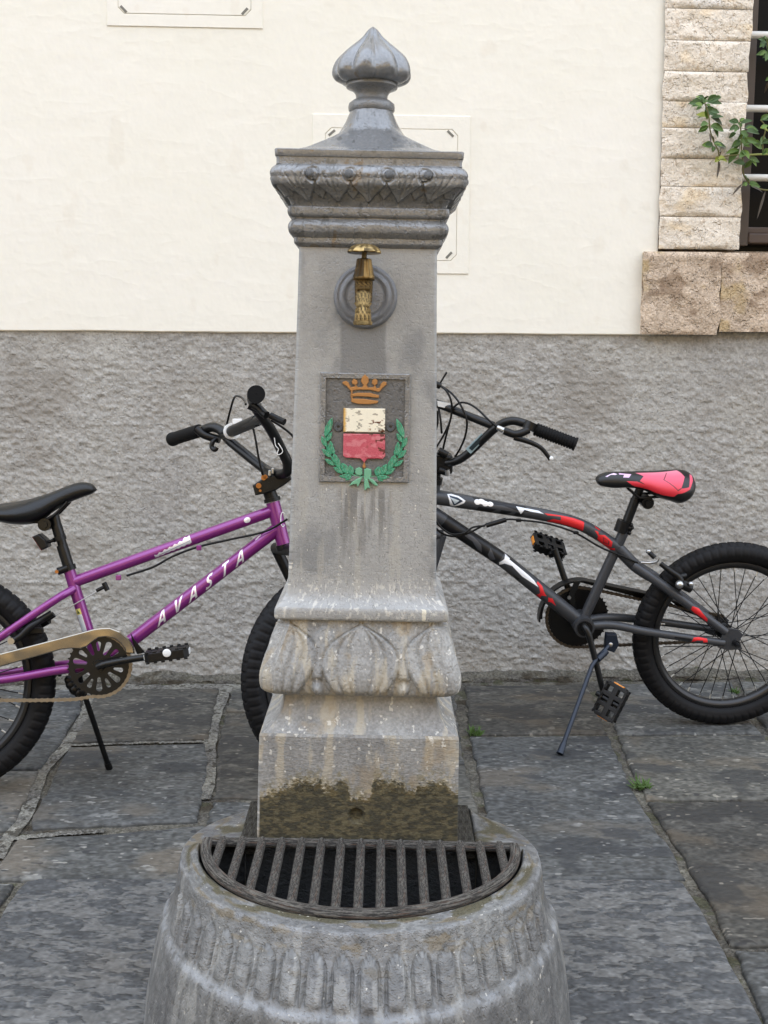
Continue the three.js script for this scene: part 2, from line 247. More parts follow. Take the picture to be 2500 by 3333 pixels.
T.saddleR = (canvasTex(512, 512, (c, w, h) => {                        // u along from nose to tail, v round; v 0.25 is the top, v 0.5 the side to the street
  c.fillStyle = '#101113'; c.fillRect(0, 0, w, h);
  const P = (pts, col) => { c.fillStyle = col; c.beginPath(); pts.forEach((p, i) => (i ? c.lineTo(p[0] * w, p[1] * h) : c.moveTo(p[0] * w, p[1] * h))); c.closePath(); c.fill(); };
  const vv = (w0) => { const w = w0 * 0.80; return 0.25 + (w < 0.7 ? Math.acos(1 - Math.max(w, 0.0) / 0.7) : Math.PI / 2 + Math.asin(Math.min(1, (w - 0.7) / 0.3))) / (Math.PI * 2); }, S = (pts, col) => P(pts.map(([x, y]) => [x, vv(y)]), col);
  const gr = c.createLinearGradient(0, vv(0) * h, 0, vv(0.95) * h); gr.addColorStop(0, '#df8ea0'); gr.addColorStop(0.45, '#dd4c66'); gr.addColorStop(1, '#cc2229');
  S([[0.40, 0.03], [0.716, 0.0], [0.758, 0.14], [0.700, 0.52], [0.784, 0.50], [0.836, 0.05], [0.880, 0.05], [0.859, 0.28], [0.795, 0.60], [0.664, 0.75], [0.626, 0.90], [0.521, 0.93], [0.5, 0.96], [0.394, 0.94], [0.335, 0.58], [0.40, 0.56], [0.446, 0.70], [0.416, 0.5], [0.443, 0.18]], gr);
  S([[0.91, 0.15], [0.955, 0.10], [0.985, 0.30], [0.985, 0.75], [0.965, 0.70], [0.955, 0.45], [0.915, 0.30]], '#e58ba4');
  S([[0.16, 0.22], [0.25, 0.04], [0.28, 0.10], [0.26, 0.16], [0.22, 0.14], [0.18, 0.28]], '#dcc6de'); S([[0.29, 0.05], [0.375, 0.10], [0.355, 0.32], [0.315, 0.32], [0.325, 0.14], [0.29, 0.12]], '#dcb6da');
  c.strokeStyle = '#3a1622'; c.lineWidth = 3; c.beginPath(); [[0.60, 0.03], [0.56, 0.25], [0.665, 0.62], [0.70, 0.52]].forEach((p, i) => (i ? c.lineTo(p[0] * w, vv(p[1]) * h) : c.moveTo(p[0] * w, vv(p[1]) * h))); c.stroke();
})); T.saddleR.flipY = false;
const flip = (t) => { t.flipY = false; return t; };
// tube prints: x along the tube, y round it, the middle row faces the street
T.avasta = flip(canvasTex(1024, 256, (c, w, h) => {
  c.fillStyle = '#80267a'; c.fillRect(0, 0, w, h); c.fillStyle = '#f2eef0'; c.font = 'bold 104px sans-serif'; c.textAlign = 'center'; c.textBaseline = 'middle';
  'AVASTA'.split('').forEach((ch, i) => { c.save(); c.translate(w * (0.355 + i * 0.0876), h * 0.5); c.transform(0.72, 0, -0.62, 1, 0, 0); c.fillText(ch, 0, 0); c.restore(); });
  c.fillStyle = '#c9c6c4'; c.fillRect(w * 0.085, h * 0.52, 34, 34); c.fillStyle = '#f2eef0'; c.beginPath(); c.ellipse(w * 0.91, h * 0.36, 20, 6, -0.3, 0, 7); c.fill();
}));
T.purpleTop = flip(canvasTex(1024, 256, (c, w, h) => {
  c.fillStyle = '#80267a'; c.fillRect(0, 0, w, h);
  c.fillStyle = '#e8e6ec'; c.beginPath(); c.moveTo(w * 0.40, h * 0.60); for (let i = 0; i <= 14; i++) c.lineTo(w * (0.40 + i * 0.0135), h * (0.56 - 0.012 * i + (i % 2 ? 0.02 : -0.02) - (i > 11 ? 0.05 : 0))); for (let i = 14; i >= 0; i--) c.lineTo(w * (0.40 + i * 0.0135), h * (0.64 - 0.005 * i + (i % 2 ? 0.02 : -0.01))); c.fill();
  c.strokeStyle = '#8f96a8'; c.lineWidth = 4; c.beginPath(); c.moveTo(w * 0.42, h * 0.60); c.lineTo(w * 0.585, h * 0.50); c.stroke();
  c.fillStyle = '#f0eef0'; c.beginPath(); c.ellipse(w * 0.875, h * 0.5, 17, 20, 0, 0, 7); c.fill();
}));
T.purpleSeat = flip(canvasTex(512, 256, (c, w, h) => { c.fillStyle = '#80267a'; c.fillRect(0, 0, w, h); c.fillStyle = '#d5dde6'; c.fillRect(w * 0.46, h * 0.50, w * 0.21, h * 0.17); c.fillStyle = '#e2d980'; c.fillRect(w * 0.40, h * 0.50, w * 0.06, h * 0.17); c.fillStyle = '#4e5a2c'; c.beginPath(); c.moveTo(w * 0.41, h * 0.585); c.lineTo(w * 0.45, h * 0.53); c.lineTo(w * 0.45, h * 0.64); c.fill(); c.strokeStyle = '#98a6b4'; for (let i = 0; i < 8; i++) { c.beginPath(); c.moveTo(w * 0.48, h * (0.52 + i * 0.018)); c.lineTo(w * 0.65, h * (0.52 + i * 0.018)); c.stroke(); } }));
const poly = (c, w, h, col, pts) => { c.fillStyle = col; c.beginPath(); pts.forEach((p, i) => (i ? c.lineTo(p[0] * w, p[1] * h) : c.moveTo(p[0] * w, p[1] * h))); c.closePath(); c.fill(); };
T.greyTop = flip(canvasTex(1024, 256, (c, w, h) => {                   // x from the head to the seat cluster
  c.fillStyle = '#3f4145'; c.fillRect(0, 0, w, h);
  for (const [a, b] of [[0.24, 0.33], [0.355, 0.41], [0.43, 0.475]]) poly(c, w, h, '#17181b', [[a, 0.52], [b, 0.52], [b - 0.03, 0.66], [a - 0.01, 0.66]]);
  poly(c, w, h, '#15161a', [[0.20, 0.30], [0.47, 0.30], [0.50, 0.46], [0.44, 0.48], [0.36, 0.40], [0.22, 0.44]]);
  poly(c, w, h, '#e4e6ea', [[0.075, 0.36], [0.095, 0.33], [0.135, 0.36], [0.17, 0.44], [0.165, 0.50], [0.12, 0.64], [0.10, 0.62], [0.09, 0.50]]); poly(c, w, h, '#1d2c3e', [[0.085, 0.38], [0.13, 0.40], [0.158, 0.46], [0.118, 0.60], [0.105, 0.52]]); poly(c, w, h, '#b9c4cc', [[0.09, 0.42], [0.14, 0.46], [0.12, 0.56], [0.11, 0.5]]);
  c.fillStyle = '#e9e9ea'; for (const [x, y, r] of [[0.23, 0.42, 17], [0.25, 0.39, 18], [0.27, 0.43, 17], [0.295, 0.42, 16]]) { c.beginPath(); c.arc(x * w, y * h, r, 0, 7); c.fill(); }
  poly(c, w, h, '#dfe3e8', [[0.425, 0.36], [0.54, 0.38], [0.57, 0.44], [0.50, 0.44], [0.47, 0.42], [0.455, 0.55], [0.44, 0.46]]);
  poly(c, w, h, '#d8272c', [[0.57, 0.42], [0.72, 0.36], [0.775, 0.36], [0.79, 0.62], [0.63, 0.64], [0.60, 0.70], [0.595, 0.62], [0.62, 0.52], [0.66, 0.52], [0.655, 0.42], [0.59, 0.46]]);
  poly(c, w, h, '#d8272c', [[0.84, 0.44], [0.86, 0.42], [0.87, 0.48], [0.90, 0.40], [0.95, 0.44], [0.965, 0.58], [0.93, 0.64], [0.965, 0.62], [0.98, 0.54], [0.99, 0.58], [0.965, 0.72], [0.92, 0.70], [0.88, 0.62], [0.87, 0.52]]);
  poly(c, w, h, '#d8272c', [[0.83, 0.30], [0.87, 0.33], [0.86, 0.37], [0.84, 0.36]]); poly(c, w, h, '#23252b', [[0.895, 0.47], [0.935, 0.47], [0.945, 0.56], [0.915, 0.60]]); poly(c, w, h, '#c22328', [[0.90, 0.48], [0.93, 0.48], [0.94, 0.555], [0.916, 0.585]]); for (let i = 0; i < 60; i++) { c.fillStyle = i % 2 ? '#55585e' : '#26282c'; c.fillRect(rnd() * w, rnd() * h, 1 + rnd() * 9, 1); }
}));
T.greyDown = flip(canvasTex(1024, 256, (c, w, h) => {
  c.fillStyle = '#3c3e42'; c.fillRect(0, 0, w, h); poly(c, w, h, '#17181b', [[0.10, 0.2], [0.46, 0.2], [0.46, 0.66], [0.40, 0.74], [0.10, 0.66]]);
  poly(c, w, h, '#4a4c52', [[0.22, 0.42], [0.27, 0.40], [0.33, 0.46], [0.36, 0.60], [0.33, 0.60], [0.28, 0.50], [0.23, 0.50]]); poly(c, w, h, '#4a4c52', [[0.38, 0.40], [0.44, 0.56], [0.42, 0.66], [0.39, 0.56]]);
  poly(c, w, h, '#e6e8ec', [[0.465, 0.30], [0.49, 0.34], [0.66, 0.40], [0.70, 0.46], [0.60, 0.50], [0.53, 0.46], [0.49, 0.52], [0.475, 0.62], [0.465, 0.56], [0.475, 0.44]]); poly(c, w, h, '#1a1b1e', [[0.50, 0.33], [0.67, 0.39], [0.50, 0.38]]);
  poly(c, w, h, '#17181b', [[0.56, 0.60], [0.60, 0.58], [0.60, 0.68]]);
  poly(c, w, h, '#d8272c', [[0.68, 0.36], [0.71, 0.38], [0.735, 0.46], [0.76, 0.50], [0.74, 0.56], [0.745, 0.66], [0.72, 0.66], [0.725, 0.54], [0.70, 0.44], [0.68, 0.42]]); poly(c, w, h, '#d8272c', [[0.77, 0.50], [0.79, 0.46], [0.81, 0.50], [0.83, 0.54], [0.80, 0.54], [0.785, 0.58]]);
}));
T.greyStay = flip(canvasTex(1024, 128, (c, w, h) => { c.fillStyle = '#3f4145'; c.fillRect(0, 0, w, h); poly(c, w, h, '#d8272c', [[0.60, 0.45], [0.66, 0.36], [0.72, 0.44], [0.78, 0.50], [0.80, 0.62], [0.74, 0.60], [0.66, 0.62], [0.61, 0.58]]); c.fillStyle = '#17181b'; c.font = 'bold 40px sans-serif'; }));
T.greyChainstay = flip(canvasTex(1024, 128, (c, w, h) => { c.fillStyle = '#3f4145'; c.fillRect(0, 0, w, h); poly(c, w, h, '#d8272c', [[0.76, 0.40], [0.80, 0.34], [0.86, 0.36], [0.87, 0.52], [0.84, 0.56], [0.83, 0.46], [0.79, 0.50], [0.75, 0.64]]); poly(c, w, h, '#1a1b1e', [[0.62, 0.46], [0.75, 0.46], [0.74, 0.56], [0.62, 0.54]]); }));

// ------------------------------------------------------------------ materials
const M = {
  plaster: mat({ map: rep(T.plaster, 0.5, 0.5), bumpMap: rep(T.plasterB, 0.8, 0.8), bumpScale: 0.0016, roughness: 0.9 }),
  hatch: mat({ map: rep(T.plaster, 0.9, 0.9), bumpMap: rep(T.plasterB, 1.6, 1.6), bumpScale: 0.0008, roughness: 0.85 }),
  groove: mat({ color: 0xc9c4b4, roughness: 0.9 }), slot: mat({ color: 0x77756c, roughness: 0.8 }),
  dado: mat({ map: rep(T.dado, 1.2, 1.2), bumpMap: rep(T.grainy, 3, 3), bumpScale: 0.0026, roughness: 0.95 }),
  sandstone: mat({ map: rep(T.sandstone, 2.2, 2.2), bumpMap: rep(T.rockB, 3, 3), bumpScale: 0.006, roughness: 0.95 }),
  sill: mat({ map: rep(T.sillstone, 2.2, 2.2), bumpMap: rep(T.rockB, 3, 3), bumpScale: 0.008, roughness: 0.95 }),
  mortar: mat({ map: rep(T.mortar, 2.5, 2.5), bumpMap: rep(T.grainy, 5, 5), bumpScale: 0.006, roughness: 1 }),
  windowFrame: mat({ color: 0x4a3f36, roughness: 0.6 }), windowRail: mat({ color: 0x4e4038, roughness: 0.55 }),
  pane: mat({ color: 0x0a0b0d, roughness: 0.35, specularIntensity: 0.25 }), whiteBar: mat({ color: 0xd8d6d0, roughness: 0.45, bumpMap: T.fine, bumpScale: 0.0006 }),
  iron: mat({ map: rep(T.iron, 4, 4), bumpMap: rep(T.grainy, 7, 7), bumpScale: 0.0011, roughness: 0.26, metalness: 0.3 }),
  ironCap: mat({ map: rep(T.iron, 4, 4), bumpMap: rep(T.grainy, 5, 5), bumpScale: 0.0004, roughness: 0.22, metalness: 0.35 }),
  shaft: mat({ map: T.shaft, bumpMap: rep(T.grainy, 8, 5), bumpScale: 0.0006, roughness: 0.5, metalness: 0.1 }),
  chalk: mat({ map: rep(T.chalk, 3, 3), bumpMap: rep(T.grainy, 6, 6), bumpScale: 0.0016, roughness: 0.8 }),
  pedestal: mat({ map: T.pedestal, bumpMap: rep(T.grainy, 10, 4), bumpScale: 0.0014, roughness: 0.8 }),
  basin: mat({ map: T.basin, bumpMap: rep(T.grainy, 14, 3), bumpScale: 0.0016, roughness: 0.5, metalness: 0.1 }),
  bowl: mat({ color: 0x2a2c2d, bumpMap: rep(T.grainy, 4, 4), bumpScale: 0.003, roughness: 0.5 }),
  rust: mat({ map: rep(T.rust, 3, 3), bumpMap: rep(T.grainy, 6, 6), bumpScale: 0.0025, roughness: 0.6, metalness: 0.15 }),
  slab: mat({ color: 0xd2d0ce, map: rep(T.iron, 5, 5), bumpMap: rep(T.grainy, 6, 6), bumpScale: 0.0012, roughness: 0.5, metalness: 0.2 }),
  gilt: mat({ map: T.gilt, roughness: 0.7, bumpMap: T.grainy, bumpScale: 0.0008 }), white: mat({ map: T.shield, roughness: 0.6 }), red: mat({ map: T.shieldRed, roughness: 0.6 }), verdigris: mat({ map: T.verdigris, roughness: 0.7, bumpMap: T.grainy, bumpScale: 0.0006 }),
  brass: mat({ map: rep(T.brass, 2, 12), metalness: 0.9, roughness: 0.36, bumpMap: rep(T.fine, 2, 8), bumpScale: 0.0012 }), oldBrass: mat({ map: rep(T.brass, 2, 12), color: 0xb8b0a4, metalness: 0.85, roughness: 0.42, bumpMap: rep(T.fine, 2, 2), bumpScale: 0.0012 }),
  roseDark: mat({ color: 0x808286, metalness: 0.3, roughness: 0.4, bumpMap: rep(T.grainy, 2, 2), bumpScale: 0.001 }),
  tyre: mat({ color: 0x111113, roughness: 0.6, specularIntensity: 0.45 }), rim: mat({ color: 0x2e2f31, metalness: 0.6, roughness: 0.38 }), rimBright: mat({ color: 0x3a3a3b, metalness: 0.7, roughness: 0.3 }),
  spoke: mat({ color: 0x1d1e20, metalness: 0.5, roughness: 0.4 }), nipple: mat({ color: 0xc8c8c4, metalness: 0.9, roughness: 0.3 }),
  black: mat({ color: 0x0a0a0b, roughness: 0.4, specularIntensity: 0.7 }), satin: mat({ color: 0x101112, roughness: 0.33, specularIntensity: 0.8 }), rubber: mat({ color: 0x09090a, roughness: 0.75, specularIntensity: 0.5 }), cable: mat({ color: 0x090909, roughness: 0.4, specularIntensity: 0.6 }),
  steel: mat({ color: 0xb9babb, metalness: 0.95, roughness: 0.28 }), copper: mat({ color: 0xb97f4a, metalness: 0.9, roughness: 0.35 }), chrome: mat({ color: 0x9c968c, metalness: 1, roughness: 0.12, bumpMap: rep(T.fine, 0.25, 0.25), bumpScale: 0.004 }), chain: mat({ color: 0x8e7f68, metalness: 0.5, roughness: 0.6 }), chainDark: mat({ color: 0x4d4439, metalness: 0.5, roughness: 0.6 }),
  amber: mat({ color: 0xe08a12, roughness: 0.25, clearcoat: 0.6 }), whitePlastic: mat({ color: 0xe6e6e4, roughness: 0.4 }), redLens: mat({ color: 0x5e1712, roughness: 0.25, clearcoat: 0.6 }),
  vinyl: mat({ color: 0x090a0b, roughness: 0.34, specularIntensity: 0.8, bumpMap: rep(T.fine, 3, 3), bumpScale: 0.0004 }), vinylPrint: mat({ map: T.saddleR, roughness: 0.4 }),
};
const PU = { metalness: 0.35, roughness: 0.3, clearcoat: 0.8, clearcoatRoughness: 0.12 };
Object.assign(M, { purple: mat({ color: 0x80267a, ...PU }), purpleDown: mat({ map: T.avasta, ...PU }), purpleTop: mat({ map: T.purpleTop, ...PU }), purpleSeat: mat({ map: T.purpleSeat, ...PU }) });
const GR = { metalness: 0.25, roughness: 0.42 };
Object.assign(M, { grey: mat({ color: 0x3f4145, ...GR }), greyTop: mat({ map: T.greyTop, ...GR }), greyDown: mat({ map: T.greyDown, ...GR }), greyStay: mat({ map: T.greyStay, ...GR }), greyChainstay: mat({ map: T.greyChainstay, ...GR }) });
const slabTint = [[0xffffff, 1], [0xe4e6ea, 1], [0xd6d0c8, 1], [0xf2eee6, 1]].map(([c]) => mat({ color: c, map: rep(T.slate, 0.8, 0.8), bumpMap: rep(T.slateB, 0.8, 0.8), bumpScale: 0.010, roughness: 0.74 }));
const tooled = mat({ map: rep(T.tooled, 1.0, 1.0), bumpMap: rep(T.tooledB, 1.0, 1.0), bumpScale: 0.006, roughness: 0.66 });
const leafMats = [[0x3f5c26, 0], [0x52702c, 0], [0x6b8a34, 0], [0x9aa23a, 0], [0x35401c, 0], [0x4a3f30, 0]].map(([c]) => mat({ color: c, roughness: 0.6, side: THREE.DoubleSide, transmission: 0.25, thickness: 0 }));
const stemMat = mat({ color: 0x6e6a3e, roughness: 0.7 }), deadStem = mat({ color: 0x4c4034, roughness: 0.9 });

// ------------------------------------------------------------------ ground and paving stones
const ground = new THREE.Group(); ground.name = 'pavement'; ground.userData = { kind: 'structure' }; scene.add(ground);
{
  const g = new THREE.PlaneGeometry(120, 120, 1, 1).rotateX(-Math.PI / 2); const u = g.attributes.uv; for (let i = 0; i < u.count; i++) u.setXY(i, u.getX(i) * 120, u.getY(i) * 120);
  part('mortar_bed', g, M.mortar, ground).position.y = -0.009;
  const pointing = mat({ map: rep(T.pointing, 2, 2), bumpMap: rep(T.grainy, 5, 5), bumpScale: 0.008, roughness: 1 });
  for (const [pts, w] of [[[[292, 2250], [282, 2308], [215, 2418], [140, 2504], [76, 2661], [24, 2722], [-10, 2790]], 0.015], [[[730, 2250], [700, 2330], [682, 2428], [680, 2525], [664, 2596]], 0.016], [[[40, 2722], [200, 2706], [340, 2697]], 0.010], [[[225, 2420], [450, 2412], [680, 2408]], 0.007], [[[-100, 2236], [300, 2236], [740, 2236], [1000, 2236]], 0.045]]) {   // pale cement in the wider joints on the left
    const c = new THREE.CatmullRomCurve3(pts.map(([x, y]) => onGround(x, y)), false, 'centripetal').getSpacedPoints(80);
    part('pointing', grid(80, 4, (fi, fj, i, j) => { const p = c[i], d = c[Math.min(i + 1, 80)].clone().sub(c[Math.max(i - 1, 0)]).normalize(), e = (fj - 0.5) * 2 * w * (0.8 + 0.5 * fb(fi, fj > 0.5 ? 0.3 : 0.7, 20, 2, 3, 701)); return [p.x - d.z * e, -0.0035 - 0.002 * Math.abs(fj - 0.5) + 0.004 * (fb(fi, fj, 60, 3, 3, 703) - 0.5), p.z + d.x * e, p.x - d.z * e, -(p.z + d.x * e)]; }, false, false), pointing, ground);
  }
}
function paver(px, m, { inset = 0.006, y = 0, jit = 0.004, world = false } = {}) {
  let pts = px.map((p) => (world ? V(p[0], 0, p[1]) : onGround(p[0], p[1])));
  const area = pts.reduce((s, p, i) => { const q = pts[(i + 1) % pts.length]; return s + p.x * q.z - q.x * p.z; }, 0); if (area > 0) pts.reverse();
  const out = [];
  for (let i = 0; i < pts.length; i++) { const a = pts[i], b = pts[(i + 1) % pts.length], n = Math.max(1, Math.round(a.distanceTo(b) / 0.03)); for (let k = 0; k < n; k++) { const q = a.clone().lerp(b, k / n); if (k) { q.x += rr(-jit, jit); q.z += rr(-jit, jit); } out.push(q); } }
  const N = out.length, nor = out.map((p, i) => { const a = out[(i + N - 2) % N], b = out[(i + 2) % N], d = b.clone().sub(a); return V(-d.z, 0, d.x).normalize(); }), c = V(); out.forEach((p) => c.addScaledVector(p, 1 / N));
  let sgn = 0; out.forEach((p, i) => { sgn += Math.sign(p.clone().sub(c).dot(nor[i])); }); const S = sgn > 0 ? -1 : 1;
  const ring = (d, yy) => out.map((p, i) => V(p.x + nor[i].x * S * d, yy, p.z + nor[i].z * S * d));
  const R = [ring(inset, y - 0.03), ring(inset, y - 0.006), ring(inset + 0.003, y - 0.0018), ring(inset + 0.009, y)], pos = [], ix = [], uv = [], ou = rnd() * 7, ov = rnd() * 7;
  R.forEach((r) => r.forEach((p) => { pos.push(p.x, p.y, p.z); uv.push(p.x + ou, -p.z + ov); }));
  for (let k = 0; k < 3; k++) for (let i = 0; i < N; i++) { const j = (i + 1) % N, a = k * N + i, b = k * N + j; ix.push(a, b, a + N, b, b + N, a + N); }
  const tri = THREE.ShapeUtils.triangulateShape(R[3].map((p) => new THREE.Vector2(p.x, p.z)), []); tri.forEach((t) => ix.push(3 * N + t[0], 3 * N + t[1], 3 * N + t[2]));
  const g = new THREE.BufferGeometry(); g.setAttribute('position', new THREE.Float32BufferAttribute(pos, 3)); g.setAttribute('uv', new THREE.Float32BufferAttribute(uv, 2)); g.setIndex(ix);
  // each face turned upward or outward on its own
  const p = g.attributes.position, A = V(), B = V(), C = V(), arr = g.index.array;
  for (let i = 0; i < arr.length; i += 3) { A.fromBufferAttribute(p, arr[i]); B.fromBufferAttribute(p, arr[i + 1]); C.fromBufferAttribute(p, arr[i + 2]); const n = B.clone().sub(A).cross(C.clone().sub(A)), m2 = A.clone().add(B).add(C).divideScalar(3).sub(c); const top = Math.abs(n.y) > 0.3 * n.length(); if (top ? n.y < 0 : n.dot(m2) < 0) { const t = arr[i + 1]; arr[i + 1] = arr[i + 2]; arr[i + 2] = t; } }
  g.computeVertexNormals();
  part('paving_stone', g, m, ground);
}
[
  [[-520, 2243], [262, 2243], [270, 2305], [205, 2412], [135, 2500], [-620, 2500]],
  [[-620, 2506], [130, 2506], [66, 2650], [25, 2700], [-760, 2700]],
  [[-760, 2708], [18, 2712], [-15, 2768], [-90, 2862], [-900, 2866]],
  [[300, 2240], [716, 2238], [708, 2270], [682, 2404], [232, 2412], [296, 2308]],
  [[222, 2428], [672, 2416], [680, 2460], [676, 2525], [660, 2590], [646, 2668], [104, 2694], [98, 2664]],
  [[52, 2728], [340, 2712], [646, 2684], [900, 2684], [900, 2860], [120, 2860], [-20, 2864], [-45, 2860]],
  [[752, 2240], [985, 2236], [985, 2318], [735, 2312]],
  [[730, 2326], [985, 2326], [985, 2598], [692, 2592], [705, 2420]],
  [[690, 2606], [985, 2606], [985, 2676], [668, 2672]],
  [[995, 2236], [1480, 2228], [1496, 2360], [1516, 2480], [995, 2480]],
  [[995, 2488], [1516, 2488], [1536, 2560], [1560, 2640], [1560, 2680], [995, 2680]],
  [[1512, 2230], [1916, 2224], [1980, 2384], [1524, 2387]],
  [[1526, 2393], [1984, 2391], [2031, 2497], [2077, 2590], [2126, 2675], [2199, 2772], [2236, 2856], [1500, 2860], [1500, 2700], [1586, 2690], [1570, 2590]],
  [[1948, 2222], [2384, 2216], [2440, 2330], [2482, 2383], [2006, 2386]],
  [[2008, 2393], [2492, 2390], [2620, 2598], [2102, 2600], [2050, 2500]],
  [[2104, 2605], [2624, 2604], [2930, 3074], [2376, 3074], [2304, 2928], [2259, 2858], [2213, 2770], [2145, 2672]],
  [[2386, 3088], [2940, 3086], [3160, 3420], [2540, 3420], [2472, 3290]],
  [[2402, 2216], [2900, 2210], [3000, 2380], [2506, 2382], [2458, 2328]],
  [[2512, 2390], [3010, 2388], [3200, 2600], [2646, 2600]],
  [[2650, 2606], [3210, 2606], [3560, 3080], [2950, 3076]],
  [[-960, 2878], [-40, 2872], [50, 2872], [20, 2920], [-25, 2998], [-90, 3100], [-1200, 3110]],
  [[-1210, 3120], [-98, 3112], [-300, 3480], [-1500, 3480]],
].forEach((p, i) => paver(p, slabTint[(i * 7 + 1) % 4], { inset: 0.003, y: rr(-0.002, 0.002) }));
paver([[1180, 2866], [1180, 3560], [-330, 3560], [-190, 3340], [-72, 3110], [-2, 2990], [54, 2900], [84, 2874], [130, 2864]], tooled, { inset: 0.002, y: 0.006, jit: 0.002 });
paver([[1190, 2866], [2178, 2866], [2226, 2878], [2262, 2930], [2303, 2996], [2374, 3130], [2472, 3308], [2624, 3560], [1190, 3560]], tooled, { inset: 0.002, y: 0.006, jit: 0.002 });
for (let i = -3; i <= 3; i++) for (let j = 0; j < 5; j++) {            // the square goes on behind the camera
  const x0 = i * 1.3 + (j % 2) * 0.5, z0 = 2.62 + j * 0.9; paver([[x0, z0], [x0 + 1.29, z0], [x0 + 1.29, z0 + 0.89], [x0, z0 + 0.89]], slabTint[(i + 8 + j * 3) % 4], { world: true, inset: 0.004, y: rr(-0.002, 0.002) });
}

